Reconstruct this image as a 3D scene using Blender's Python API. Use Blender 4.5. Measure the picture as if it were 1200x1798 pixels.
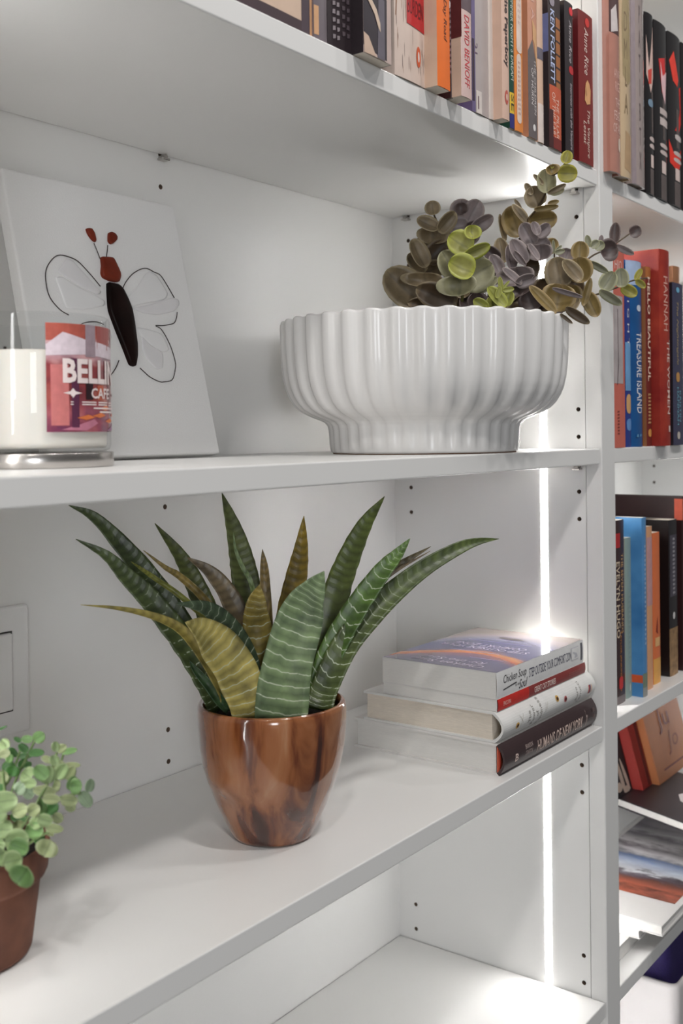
import bpy, bmesh, math, random
from mathutils import Vector, Matrix
for o in list(bpy.data.objects): bpy.data.objects.remove(o)
SC = bpy.context.scene; COL = SC.collection
# ------------------------------------------------------------------ camera
CAMP = Vector((-1.15443, -0.49066, -0.24837)); YAW, PITCH, ROLL, FPX, SY = 0.92765, -0.00989, -0.01225, 1859.85, -120.0
def _axes():
    cy, sy, cp, sp, cr, sr = math.cos(YAW), math.sin(YAW), math.cos(PITCH), math.sin(PITCH), math.cos(ROLL), math.sin(ROLL)
    f = Vector((sy*cp, cy*cp, sp)); r = Vector((cy, -sy, 0)); u = r.cross(f)
    return r*cr+u*sr, u*cr-r*sr, f
RT, UP, FW = _axes()
cam = bpy.data.cameras.new('camera'); camo = bpy.data.objects.new('camera', cam); COL.objects.link(camo)
m3 = Matrix((RT, UP, -FW)).transposed(); camo.matrix_world = Matrix.Translation(CAMP) @ m3.to_4x4()
cam.sensor_width = 36; cam.sensor_fit = 'AUTO'; cam.lens = FPX*36/1798; cam.shift_y = SY/1798
cam.clip_start = .02; cam.dof.use_dof = True; cam.dof.focus_distance = 1.0; cam.dof.aperture_fstop = 9
SC.camera = camo
# ------------------------------------------------------------------ world, lights, exposure
w = bpy.data.worlds.new('room_ambience'); SC.world = w; w.use_nodes = True
w.node_tree.nodes['Background'].inputs[0].default_value = (1, .985, .97, 1)
w.node_tree.nodes['Background'].inputs[1].default_value = .115
SC.view_settings.view_transform = 'Standard'; SC.view_settings.look = 'None'
SC.view_settings.gamma = 1; SC.view_settings.exposure = 0.1; SC.view_settings.use_curve_mapping = False
SC.cycles.use_denoising = True
SC.cycles.max_bounces = 10; SC.cycles.diffuse_bounces = 6; SC.cycles.transparent_max_bounces = 8
def area(name, loc, target, sx, sy, power, col=(1, 1, 1), shape='RECTANGLE'):
    L = bpy.data.lights.new(name, 'AREA'); L.shape = shape; L.size = sx; L.size_y = sy; L.energy = power; L.color = col
    o = bpy.data.objects.new(name, L); COL.objects.link(o); o.location = loc
    o.rotation_euler = (Vector(target)-Vector(loc)).to_track_quat('-Z', 'Y').to_euler(); return o
LED = 52.0
area('ceiling_downlight', (-1.75, -.80, 1.15), (-.6, .1, -.5), .10, .10, 6.5, (1, .975, .95), 'DISK')
area('ceiling_downlight', (-.70, -.76, 1.15), (-.45, .1, -.4), .14, .14, 8.0, (1, .975, .95), 'DISK')
area('ceiling_downlight', (.10, -.72, 1.15), (-.05, .1, -.4), .14, .14, 5.0, (1, .975, .95), 'DISK')
area('ceiling_downlight', (1.05, -.74, 1.15), (.6, .1, -.4), .14, .14, 4.0, (1, .975, .95), 'DISK')  # unseen lamp added only to brighten the right bay
area('window_daylight', (-3.6, -3.2, .1), (-.4, .1, -.4), .7, 1.6, 42.0, (.93, .965, 1))
# ------------------------------------------------------------------ helpers
def ray(x, y): return (FW*FPX+RT*(x-600)-UP*(y-SY-899)).normalized()
def at(x, y, ax, val):
    d = ray(x, y); i = 'XYZ'.index(ax); return CAMP+d*((val-CAMP[i])/d[i])
def dep(x, y, z):
    d = ray(x, y); return CAMP+d*(z/d.dot(FW))
def tag(o, label=None, cat=None, group=None, kind=None):
    if label: o['label'] = label
    if cat: o['category'] = cat
    if group: o['group'] = group
    if kind: o['kind'] = kind
    return o
def thing(name, label, cat, loc=(0, 0, 0), rot=(0, 0, 0), group=None):
    o = bpy.data.objects.new(name, None); COL.objects.link(o); o.location = loc; o.rotation_euler = rot
    o.empty_display_size = .02
    return tag(o, label, cat, group)
def obj(name, bm, mats, parent=None, smooth=False):
    me = bpy.data.meshes.new(name)
    if isinstance(bm, bmesh.types.BMesh):
        bm.normal_update(); bm.to_mesh(me); bm.free()
    else: me = bm
    for m in (mats if isinstance(mats, (list, tuple)) else [mats]): me.materials.append(m)
    if smooth: me.polygons.foreach_set('use_smooth', [True]*len(me.polygons))
    o = bpy.data.objects.new(name, me); COL.objects.link(o)
    if parent: o.parent = parent
    return o
def box(bm, a, b, bev=0, seg=2):
    a, b = Vector(a), Vector(b)
    r = bmesh.ops.create_cube(bm, size=1)
    for v in r['verts']: v.co = Vector([(a[i]+b[i])/2+v.co[i]*(b[i]-a[i]) for i in range(3)])
    if bev:
        es = list({e for v in r['verts'] for e in v.link_edges})
        bmesh.ops.bevel(bm, geom=es, offset=bev, segments=seg, affect='EDGES', profile=.5)
    return bm
def boxo(name, a, b, m, parent=None, bev=0, seg=2):
    return obj(name, box(bmesh.new(), a, b, bev, seg), m, parent)
def tube(bm, pts, r, n=8, r1=None):
    pts = [Vector(p) for p in pts]; rings = []
    for i, p in enumerate(pts):
        t = (pts[min(i+1, len(pts)-1)]-pts[max(i-1, 0)]).normalized()
        a = t.orthogonal().normalized()
        if rings: a = (pa-t*pa.dot(t)).normalized()
        pa = a; b = t.cross(a); rr = r if r1 is None else r+(r1-r)*i/(len(pts)-1)
        rings.append([bm.verts.new(p+(a*math.cos(2*math.pi*k/n)+b*math.sin(2*math.pi*k/n))*rr) for k in range(n)])
    for i in range(len(rings)-1):
        for k in range(n): bm.faces.new((rings[i][k], rings[i][(k+1) % n], rings[i+1][(k+1) % n], rings[i+1][k]))
    bm.faces.new(rings[0][::-1]); bm.faces.new(rings[-1]); return bm
def lathe(bm, prof, c=(0, 0, 0), n=64, fn=None):
    rings = []
    for i, (r, z) in enumerate(prof):
        ring = []
        for k in range(n):
            a = 2*math.pi*k/n; rr, zz = (r, z) if fn is None else fn(i, r, z, a)
            ring.append(bm.verts.new((c[0]+rr*math.cos(a), c[1]+rr*math.sin(a), c[2]+zz)))
        rings.append(ring)
    for i in range(len(rings)-1):
        for k in range(n): bm.faces.new((rings[i][k], rings[i][(k+1) % n], rings[i+1][(k+1) % n], rings[i+1][k]))
    for rg, rev in ((rings[0], True), (rings[-1], False)):
        if prof[0 if rev else -1][0] > 0: bm.faces.new(rg[::-1] if rev else rg)
    return bm
def spline(P, n):
    P = [Vector(p) for p in P]; out = []
    Q = [P[0]*2-P[1]]+P+[P[-1]*2-P[-2]]
    m = len(P)-1
    for i in range(n+1):
        t = i/n*m; k = min(int(t), m-1); t -= k; a, b, c, d = Q[k:k+4]
        out.append(.5*((2*b)+(c-a)*t+(2*a-5*b+4*c-d)*t*t+(3*b-a-3*c+d)*t**3))
    return out
# ------------------------------------------------------------------ materials
def srgb(c):
    return tuple((x/255/12.92 if x/255 <= .04045 else ((x/255+.055)/1.055)**2.4) for x in c)+(1,)
_MC = {}
def M(name, rgb, rough=.5, var=.06, scale=40., bump=0., coat=0., metal=0., stretch=(1, 1, 1), spec=.5, coord='Object', rgb2=None):
    key = (name, tuple(rgb), rough)
    if key in _MC: return _MC[key]
    m = bpy.data.materials.new(name); m.use_nodes = True; nt = m.node_tree; b = nt.nodes['Principled BSDF']
    b.inputs['Roughness'].default_value = rough; b.inputs['Metallic'].default_value = metal
    b.inputs['Specular IOR Level'].default_value = spec
    b.inputs['Coat Weight'].default_value = coat; b.inputs['Coat Roughness'].default_value = .06
    c = srgb(rgb); tc = nt.nodes.new('ShaderNodeTexCoord'); mp = nt.nodes.new('ShaderNodeMapping'); mp.inputs['Scale'].default_value = stretch
    nt.links.new(tc.outputs[coord], mp.inputs[0])
    ns = nt.nodes.new('ShaderNodeTexNoise'); ns.inputs['Scale'].default_value = scale; ns.inputs['Detail'].default_value = 3
    nt.links.new(mp.outputs[0], ns.inputs['Vector'])
    rp = nt.nodes.new('ShaderNodeValToRGB'); c2 = srgb(rgb2) if rgb2 else None
    rp.color_ramp.elements[0].position = .3; rp.color_ramp.elements[1].position = .7
    rp.color_ramp.elements[0].color = tuple(x*(1-var) for x in c[:3])+(1,)
    rp.color_ramp.elements[1].color = c2 if c2 else tuple(min(1, x*(1+var)) for x in c[:3])+(1,)
    nt.links.new(ns.outputs[0], rp.inputs[0]); nt.links.new(rp.outputs[0], b.inputs['Base Color'])
    if bump:
        bp = nt.nodes.new('ShaderNodeBump'); bp.inputs['Strength'].default_value = bump; bp.inputs['Distance'].default_value = .002
        nt.links.new(ns.outputs[0], bp.inputs['Height']); nt.links.new(bp.outputs[0], b.inputs['Normal'])
    _MC[key] = m; return m
def nodes(m): return m.node_tree, m.node_tree.nodes['Principled BSDF']
WHITE = M('white_painted_wood', (232, 231, 229), .32, .012, 6, .02)
WHITE_EDGE = M('white_edge_paint', (229, 228, 226), .38, .012, 9, .02)
HOLE = M('drilled_particle_board', (120, 100, 84), .8, .3, 900)
PAGES = M('cream_page_edges', (226, 216, 202), .8, .12, 600, .1, stretch=(8, .2, .2))
PAGES_F = M('white_page_edges', (228, 226, 222), .8, .05, 600, .12, stretch=(8, .2, .2))
INK_W = M('white_print', (236, 232, 228), .6, .02); INK_K = M('black_print', (32, 28, 28), .6, .05)
STEEL = M('nickel_metal', (190, 186, 182), .25, .04, 60, 0, 0, 1)
mled = bpy.data.materials.new('led_diffuser'); mled.use_nodes = True; nt, b = nodes(mled)
b.inputs['Base Color'].default_value = (.9, .9, .9, 1); b.inputs['Emission Color'].default_value = (1, .99, .975, 1); b.inputs['Emission Strength'].default_value = LED
mledl = mled.copy(); mledl.node_tree.nodes['Principled BSDF'].inputs['Emission Strength'].default_value = LED*.48
mled2 = mled.copy(); mled2.node_tree.nodes['Principled BSDF'].inputs['Emission Strength'].default_value = LED*1.3
# ------------------------------------------------------------------ bookcase
D = .28806; YF, YB, XM = .02868, .26232, -.41184; YS, SEAM, T = .0018, .0200, .0384; W = .8237; XR = .869; YL = .0735
ZS = {-1: .0499, 9: -.2698, 19: -.5899, 29: -.9100}; ST = .0180; HZ = lambda k: -.032*k
zT, zM, zL, zB = .0499, -.2698, -.5899, -.9100; ZLO, ZHI = -1.32, .70
bc = thing('built_in_bookcase', 'white painted built-in bookcase of two bays with drilled uprights and lit strips', 'bookcase', (0, 0, 0))
def panel_holes(name, mp, u0, u1, v0, v1, holes, parent, r=.0026, deep=.011):
    """a face u0..u1 x v0..v1 with drilled holes; mp(u, v, depth) gives the point"""
    bm = bmesh.new(); a = .006; cols = sorted({h[0] for h in holes})
    V = lambda u, v, d=0: bm.verts.new(mp(u, v, d))
    def quad(a0, b0, a1, b1): bm.faces.new((V(a0, b0), V(a1, b0), V(a1, b1), V(a0, b1)))
    u = u0
    for c in cols:
        quad(u, v0, c-a, v1); v = v0
        for h in sorted([h[1] for h in holes if h[0] == c]):
            quad(c-a, v, c+a, h-a); v = h+a
            n = 16; sq = []; ci = []; cb = []
            for k in range(n):
                t = 2*math.pi*(k+.5)/n; s, q = math.cos(t), math.sin(t); mx = max(abs(s), abs(q))
                if k % 4 == 0 or k % 4 == 3: s2, q2 = s/mx, q/mx
                else: s2, q2 = math.copysign(1, s), math.copysign(1, q); s2, q2 = s/mx, q/mx
                sq.append(V(c+a*s2, h+a*q2)); ci.append(V(c+r*s, h+r*q)); cb.append(V(c+r*s, h+r*q, deep))
            cor = [V(c+a*x, h+a*y) for x, y in ((1, 1), (-1, 1), (-1, -1), (1, -1))]
            for k in range(n):
                k2 = (k+1) % n
                if k in (1, 5, 9, 13): bm.faces.new((ci[k], sq[k], cor[k//4], sq[k2], ci[k2]))
                else: bm.faces.new((ci[k], sq[k], sq[k2], ci[k2]))
                f = bm.faces.new((ci[k], ci[k2], cb[k2], cb[k])); f.material_index = 1
            f = bm.faces.new(cb); f.material_index = 1
        quad(c-a, v, c+a, v1); u = c+a
    quad(u, v0, u1, v1)
    e = .008+deep
    for (p0, q0), (p1, q1) in (((u0, v0), (u1, v0)), ((u1, v0), (u1, v1)), ((u1, v1), (u0, v1)), ((u0, v1), (u0, v0))):
        bm.faces.new((V(p0, q0), V(p1, q1), V(p1, q1, e), V(p0, q0, e)))
    bm.faces.new((V(u0, v0, e), V(u0, v1, e), V(u1, v1, e), V(u1, v0, e)))
    bmesh.ops.remove_doubles(bm, verts=bm.verts, dist=1e-6)
    return obj(name, bm, [WHITE, HOLE], parent)
ks = [c+i for c in (-1, 9, 19, 29) for i in (-2, -1, 0, 1, 2)]
hz2 = [(y, HZ(k)) for k in ks for y in (YF+.0, YB)]
panel_holes('upright_panel', lambda u, v, d: (d, u, v), SEAM+.0004, D, ZLO, ZHI, hz2, bc)
panel_holes('upright_panel', lambda u, v, d: (T-d, u, v), SEAM+.0004, D, ZLO, ZHI, hz2, bc)
panel_holes('upright_panel', lambda u, v, d: (XR+d, u, v), 0, D, ZLO, ZHI, hz2, bc)
panel_holes('upright_panel', lambda u, v, d: (-W-d, u, v), 0, D, ZLO, ZHI, hz2, bc)
boxo('face_strip', (0, 0, ZLO), (T, SEAM, ZHI), WHITE_EDGE, bc, .0012)
panel_holes('back_panel', lambda u, v, d: (u, D+d, v), -W-.019, T/2, ZLO, ZHI, [(XM, HZ(k)) for k in ks], bc)
panel_holes('back_panel', lambda u, v, d: (u, D+d, v), T/2, XR+.019, ZLO, ZHI, [(.4535, HZ(k)) for k in ks], bc)
boxo('top_board', (-W-.019, 0, ZHI), (XR+.019, D+.02, ZHI+.02), WHITE, bc, .001)
boxo('bottom_board', (-W-.019, 0, ZLO-.02), (XR+.019, D+.02, ZLO), WHITE, bc, .001)
def pin(p, ax):
    bm = bmesh.new(); p = Vector(p); ax = Vector(ax); s = Vector((ax.y, ax.x, 0)); s = Vector((abs(s.x), abs(s.y), 0))
    tube(bm, [p-ax*.006, p+ax*.0085], .0026, 10)
    a = p+ax*.0005-s*.0048+Vector((0, 0, -.0035)); c = p+ax*.0095+s*.0048+Vector((0, 0, -.0012))
    box(bm, [min(a[i], c[i]) for i in range(3)], [max(a[i], c[i]) for i in range(3)], .0005, 1)
    obj('shelf_pin', bm, STEEL, bc)
for k in (-1, 9, 19, 29):
    z = ZS[k]-ST-.0030
    for y in (YF, YB):
        pin((0, y, z), (-1, 0, 0)); pin((-W, y, z), (1, 0, 0)); pin((T, y, z), (1, 0, 0)); pin((XR, y, z), (-1, 0, 0))
    pin((XM, D, z), (0, -1, 0))
zz = [ZHI, .37, zT, zM, zL, zB, ZLO]
LEDS = []
for i in range(6):
    hi = zz[i]-(ST if i else 0); lo = zz[i+1]
    for x, s in ((0, -1), (-W, 1), (T, 1), (XR, -1)):
        if i == 0 and x in (0, -W): continue
        x0, x1 = sorted((x-s*.001, x+s*.00025))
        if i == 1 and x in (0, -W): hi = ZHI
        o = boxo('light_strip', (x0, YL-.0042, lo+.0008), (x1, YL+.0042, hi-.0008), mledl if x < -.5 else mled if x <= 0 else mled2, bc)
        tag(o, 'glowing white light strip')
def shelf(label, x0, x1, z, g):
    o = boxo('shelf', (x0, YS, z-ST), (x1, D-.0012, z), WHITE, None, .0013, 3)
    tag(o, label, 'shelf', g); return o
shelf('white shelf over the white bowl, row of paperbacks on top', -W+.002, -.0022, zT, 'shelves of the left bay')
shelf('white shelf carrying the ribbed white bowl and the candle', -W+.002, -.0022, zM, 'shelves of the left bay')
shelf('white shelf carrying the brown glazed pot and a stack of four books', -W+.002, -.0022, zL, 'shelves of the left bay')
shelf('empty lowest white shelf of the left bay', -W+.002, -.0022, zB, 'shelves of the left bay')
shelf('white shelf seen from below above the glossy black spines', T+.002, XR-.002, .37, 'shelves of the right bay')
shelf('white shelf under the row of glossy pale and black spines', T+.002, XR-.002, zT, 'shelves of the right bay')
shelf('white shelf under the blue and red novels of the right bay', T+.002, XR-.002, zM, 'shelves of the right bay')
shelf('white shelf under the pale green and light blue books', T+.002, XR-.002, zL, 'shelves of the right bay')
shelf('white shelf under the slanting pile of white picture books', T+.002, XR-.002, zB, 'shelves of the right bay')
# wall plate with rocker switch, on the back panel
sw = thing('light_switch', 'white wall plate with rocker switch at left edge behind small green plant', 'switch', (-.6165, D, -.449))
PLATE = M('white_plastic', (233, 232, 231), .35, .01)
boxo('wall_plate', (-.0355, -.006, -.0555), (.0355, 0, .0555), PLATE, sw, .003, 3)
bm = bmesh.new()
for a, b_ in (((-.0173, -.0066, .0332), (.0173, -.0055, .0345)), ((-.0173, -.0066, -.0345), (.0173, -.0055, -.0332)), ((-.0173, -.0066, -.0332), (-.0162, -.0055, .0332)), ((.0162, -.0066, -.0332), (.0173, -.0055, .0332))):
    box(bm, a, b_)
obj('rocker_gap', bm, M('shadow_gap_grey', (70, 68, 66), .8), sw)
boxo('rocker', (-.016, -.0095, -.033), (.016, -.004, .033), PLATE, sw, .0015, 2)
# ------------------------------------------------------------------ lettering
def text(parent, name, body, org, right, up, h, wd, mat, shear=0, bold=0., warp=None, label=None, fine=.0024):
    cu = bpy.data.curves.new(name, 'FONT'); cu.body = body; cu.shear = shear; cu.offset = bold; cu.resolution_u = 2
    cu.align_x = 'CENTER'; cu.space_line = .95
    to = bpy.data.objects.new(name, cu); COL.objects.link(to); dg = bpy.context.evaluated_depsgraph_get(); dg.update()
    me = bpy.data.meshes.new_from_object(to.evaluated_get(dg)); bpy.data.objects.remove(to)
    xs = [v.co.x for v in me.vertices]; ys = [v.co.y for v in me.vertices]
    cx, cy = (min(xs)+max(xs))/2, (min(ys)+max(ys))/2; sy = h/(max(ys)-min(ys)); sx = wd/(max(xs)-min(xs)) if wd else sy
    org, right, up = Vector(org), Vector(right), Vector(up)
    if warp:
        bt = bmesh.new(); bt.from_mesh(me); bmesh.ops.triangulate(bt, faces=bt.faces)
        for _ in range(3):
            es = [e for e in bt.edges if Vector(((e.verts[0].co.x-e.verts[1].co.x)*sx, (e.verts[0].co.y-e.verts[1].co.y)*sy)).length > fine]
            if not es: break
            bmesh.ops.subdivide_edges(bt, edges=es, cuts=1); bmesh.ops.triangulate(bt, faces=bt.faces)
        bt.to_mesh(me); bt.free()
    for v in me.vertices:
        p = org+right*((v.co.x-cx)*sx)+up*((v.co.y-cy)*sy)
        v.co = warp(p) if warp else p
    me.materials.clear()
    o = obj(name, me, mat, parent)
    if label: o['label'] = label
    return o
# ------------------------------------------------------------------ books
def book(label, x0, t, y, z, h, d, spine, side=None, hb=False, bulge=None, pages=None, group=None, rough=.4, coat=0., rot=(0, 0, 0), loc=None, name='book', pov=.0):
    """upright: spine faces -Y. local x = thickness, y = depth from the spine, z = height"""
    root = thing(name, label, 'book', loc or (x0, y, z), rot, group)
    c = .0022 if hb else .0005; bl = (.0028 if hb else .0010) if bulge is None else bulge
    smat = spine if not isinstance(spine, tuple) else M('book_cover', spine, rough, .05, 60, 0, coat)
    dmat = smat if side is None else (side if not isinstance(side, tuple) else M('book_cover', side, rough, .05, 60, 0, coat))
    f = lambda x: -bl*(1-((x-t/2)/(t/2))**2)+bl
    n = 14; outer = [(0, d, 1)]+[(t*i/n, f(t*i/n), 0) for i in range(n+1)]+[(t, d, 1)]
    inner = [(c, d, 1)]+[(c+(t-2*c)*i/n, f(t*i/n)+c, 0) for i in range(n+1)]+[(t-c, d, 1)]
    bm = bmesh.new(); L = []
    for zz_ in (0, h):
        L.append(([bm.verts.new((p[0], p[1], zz_)) for p in outer], [bm.verts.new((p[0], p[1], zz_)) for p in inner]))
    (o0, i0), (o1, i1) = L
    for k in range(len(outer)-1):
        mi = 1 if k in (0, len(outer)-2) else 0
        for q in ((o0[k], o0[k+1], o1[k+1], o1[k]), (i0[k+1], i0[k], i1[k], i1[k+1]), (o0[k+1], o0[k], i0[k], i0[k+1]), (o1[k], o1[k+1], i1[k+1], i1[k])):
            bm.faces.new(q).material_index = mi
    for k in (0, -1): bm.faces.new((o0[k], o1[k], i1[k], i0[k])).material_index = 1
    bmesh.ops.recalc_face_normals(bm, faces=bm.faces)
    obj('cover', bm, [smat, dmat], root)
    g = .003 if hb else .0001
    boxo('page_block', (c, c+bl+(.002 if hb else .0002), g), (t-c, d-g, h-g), pages or PAGES, root)
    root['t'] = t; root['h'] = h; root['d'] = d
    sw_ = lambda p: Vector((p[0], f(p[0])-.00025, p[2])) if True else p
    def txt(nm, body, zc, length, size, col, xc=.5, shear=0, bold=0., rev=False, up=False):
        m = col if not isinstance(col, tuple) else M('spine_print', col, .55, .03)
        if up: return text(root, nm, body, (t*xc, 0, zc), (1, 0, 0), (0, 0, 1), size, length, m, shear, bold, sw_)
        return text(root, nm, body, (t*xc, 0, zc), (0, 0, -1), (1, 0, 0), size, length, m, shear, bold, sw_)
    def patch(nm, xa, xb, za, zb, col, lift=.0002, round_=0):
        m = col if not isinstance(col, tuple) else M('spine_print', col, .5, .08, 90)
        b2 = bmesh.new(); n = 14
        def edge(i):
            x = xa+(xb-xa)*i/n
            if round_:
                e = math.sqrt(max(0, 1-(2*i/n-1)**2))*round_; return x*t, za-e+round_, zb+e-round_
            return x*t, za, zb
        lo = []; hi = []
        for i in range(n+1):
            x, a, b3 = edge(i); lo.append(b2.verts.new((x, f(x)-lift, a))); hi.append(b2.verts.new((x, f(x)-lift, b3)))
        for i in range(n): b2.faces.new((lo[i], lo[i+1], hi[i+1], hi[i]))
        return obj(nm, b2, m, root)
    def poly(nm, pts, col, lift=.0002):
        m = col if not isinstance(col, tuple) else M('spine_print', col, .5, .08, 90)
        b2 = bmesh.new(); b2.faces.new([b2.verts.new((x*t, 0, zz_)) for x, zz_ in pts]); bmesh.ops.triangulate(b2, faces=b2.faces)
        for i in range(1, 14): bmesh.ops.bisect_plane(b2, geom=b2.verts[:]+b2.edges[:]+b2.faces[:], plane_co=(t*i/14, 0, 0), plane_no=(1, 0, 0))
        for v in b2.verts: v.co.y = f(v.co.x)-lift
        return obj(nm, b2, m, root)
    def sidepatch(nm, pts, col):
        m = col if not isinstance(col, tuple) else M('cover_print', col, .5, .08, 90)
        b2 = bmesh.new(); b2.faces.new([b2.verts.new((-.0002, yy, zz_)) for yy, zz_ in pts]); bmesh.ops.triangulate(b2, faces=b2.faces)
        return obj(nm, b2, m, root)
    root_fn = type('B', (), {})(); root_fn.o = root; root_fn.txt = txt; root_fn.patch = patch; root_fn.poly = poly; root_fn.side = sidepatch; root_fn.t = t; root_fn.h = h; root_fn.d = d
    return root_fn
def Xz(px, Y, z):
    k = (px-600)/FPX; d0 = Vector((0, Y, z))-CAMP; v = RT-FW*k   # d.v = 0
    return -(d0.dot(v))/v.x
def row(label, pl, pr, Y, z, h, d, spine, **kw):
    a, b_ = Xz(pl, Y, z), Xz(pr, Y, z)
    return book(label, a+.0003, b_-a-.0006, Y, z, h, d, spine, **kw)
def scrib(b, nm, xc, zc, length, size, col, seed, n=9):
    """worn, unreadable print: short strokes"""
    random.seed(seed); bm = bmesh.new(); t = b.t
    for i in range(n):
        z = zc+length/2-length*(i+.5)/n; hh = length/n*.32
        for k in range(2):
            x = xc*t+(k-.5)*size*.62; q = random.uniform(-.25, .25)*size
            a = [(x-size*.2+q*.3, z-hh), (x+size*.2, z-hh*.5+q*.2), (x+size*.2+q*.2, z+hh), (x-size*.2, z+hh*.7)]
            bs = [bm.verts.new((p[0], -.0004+.0028*((p[0]-t/2)/(t/2))**2*(.36), p[1])) for p in a]; bm.faces.new(bs)
    return tag(obj(nm, bm, M('worn_print', col, .6, .1, 200), b.o), kind='stuff')
G1 = 'paperbacks on the upper left shelf'
# --- upper shelf, left bay, from left to right
b = row('cream boxed volume with dark purple border, leftmost on the upper shelf', 380, 553, .006, zT, .19, .16, (214, 186, 164), group=G1, side=(60, 40, 48))
b.patch('border', .0, .1, 0, .19, (58, 40, 48)); b.patch('border', .86, .96, 0, .19, (70, 55, 64)); b.patch('border', .1, .86, 0, .010, (64, 46, 52)); b.patch('tab', .955, 1, 0, .03, (206, 158, 118))
b.patch('border', .1, .86, .043, .19, (118, 104, 108))
b = row('plain mauve grey paperback spine beside the cream boxed volume', 553, 577, .004, zT, .178, .11, (116, 106, 112), group=G1)
b.patch('tab', 0, .3, .004, .026, (212, 164, 122)); b.patch('stripe', .86, .95, 0, .17, (140, 130, 134))
b = row('thick black paperback with worn grey lettering, right of the mauve spine', 577, 622.5, .003, zT, .18, .11, (46, 36, 40), group=G1)
scrib(b, 'worn_print', .3, .05, .09, .008, (140, 130, 134), 2, 14); scrib(b, 'worn_print', .68, .05, .08, .010, (84, 72, 78), 3, 12)
b = row('cream book with black and grey figure on the spine, overhanging the shelf', 640, 690, -.0095, zT, .205, .13, (206, 184, 176), side=(46, 38, 42), group=G1, coat=.4, rough=.3)
b.poly('figure', [(0, 0.006), (.5, .002), (.8, .001), (.82, .05), (.62, .054), (.42, .062), (.3, .075), (.22, .1), (0, .1)], (54, 47, 54))
b.poly('figure', [(.45, .0), (.72, .0), (.72, .048), (.5, .05)], (104, 98, 108), .0004)
b.poly('highlight', [(.02, .0), (.4, .0), (.15, .014), (.0, .016)], (206, 178, 158), .0005)
b.poly('highlight', [(.12, .043), (.2, .046), (.42, .038), (.55, .028), (.56, .021), (.48, .024), (.36, .033), (.22, .039)], (214, 190, 170), .0006)
for i in range(5): b.poly('feather', [(.25+i*.13, .092-i*.004), (.31+i*.13, .083-i*.004), (.3+i*.13, .093-i*.004)], (70, 60, 62), .0005)
b = row('thick birch bark patterned spine with tilted red label', 695, 750, .0005, zT, .2, .12, (216, 196, 184), group=G1)
random.seed(4)
for i in range(26):
    x = random.uniform(.03, .95); z0 = random.choice([random.uniform(0, .03), random.uniform(.03, .16)]); l = random.uniform(.006, .028); w_ = random.uniform(.004, .011)
    b.poly('bark_mark', [(x, z0), (x+w_, z0+.003), (x+w_*.6, z0+l), (x-w_*.3, z0+l*.8)], random.choice([(120, 96, 92), (96, 78, 80), (150, 110, 84)]))
b.poly('bark_mark', [(.03, .05), (.06, .05), (.17, .12), (.13, .12)], (150, 106, 76))
b.poly('label', [(.36, .048), (.95, .046), (.95, .081), (.36, .081)], (196, 42, 46), .0004)
text(b.o, 'title', 'BURDEN', (.64*b.t, -.0005, .0635), (1, 0, -.05), (0.05, 0, 1), .014, .024, M('spine_print', (96, 24, 28), .6))
b.patch('emblem', .66, .81, .0146, .0325, (206, 92, 56), .0004, .009); b.patch('emblem_bird', .71, .76, .019, .028, (236, 228, 222), .0006, .004)
b = row('bright orange paperback spine with pale cream side', 770, 793, -.0125, zT, .2, .13, (238, 118, 48), side=(212, 182, 160), group=G1)
b.txt('title', 'Three Day Road', .071, .060, .0068, (84, 42, 30), .55, .25)
b = row('dark maroon paperback right of the orange spine', 793.5, 797.5, -.004, zT, .2, .13, (70, 24, 28), group=G1, side=(60, 30, 32))
b.patch('band', 0, .45, 0, .2, (48, 26, 34)); b.txt('title', 'AURORA', .107, .058, .007, (206, 190, 190), .24); scrib(b, 'worn_print', .24, .05, .06, .004, (120, 90, 96), 8, 12)
b = row('paperback with plum grey top and pink lower spine, overhanging the shelf edge', 812, 831, -.0145, zT, .2, .125, (216, 188, 182), side=(212, 180, 160), group=G1)
b.patch('upper_band', 0, .97, .0775, .2, (100, 82, 88)); b.side('upper_band', [(0, .052), (.12, .052), (.12, .2), (0, .2)], (92, 34, 36))
b.txt('author', 'DAVID BENIOFF', .041, .064, .0085, (206, 66, 74), .5, .1); b.txt('title', 'CITY OF THIEVES', .144, .082, .010, (228, 214, 212), .55, .1)
b = row('thick lilac grey spine with purple left edge and white sticker', 831, 861, .0008, zT, .2, .13, (178, 168, 166), side=(106, 92, 132), group=G1)
b.patch('edge_band', 0, .17, 0, .2, (104, 92, 130)); b.patch('dark_mark', .02, .12, .01, .068, (58, 44, 58), .0003); b.patch('sticker', .2, .5, -.0, .021, (216, 206, 200), .0004); b.patch('sticker_print', .28, .34, .004, .016, (120, 100, 104), .0006)
b.txt('number', '21', .06, .01, .006, (110, 90, 110), .2)
b = row('white spine with a torn ragged edge, between lilac and cream books', 861, 871, .0, zT, .19, .125, (216, 204, 196), group=G1)
b.patch('torn_edge', .8, .93, .0, .17, (160, 138, 126)); b.patch('emblem', .62, .95, .02, .034, (70, 56, 54), .0004)
b = row('cream paperback with bold black title and plum block at top', 884, 897, -.0105, zT, .18, .115, (218, 184, 166), side=(214, 180, 160), group=G1)
b.txt('title', 'the Paperboy', .084, .068, .0088, (60, 46, 46), .5, 0, .03); b.patch('block', .05, .95, .127, .136, (166, 112, 124)); b.patch('emblem', .25, .75, .0144, .028, (190, 92, 80), .0003, .007); b.patch('emblem_hole', .37, .63, .018, .0245, (218, 184, 166), .0005, .003)
b = row('dark green thin paperback with yellow and navy foot', 897, 905.5, -.001, zT, .18, .11, (28, 72, 58), group=G1)
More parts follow.
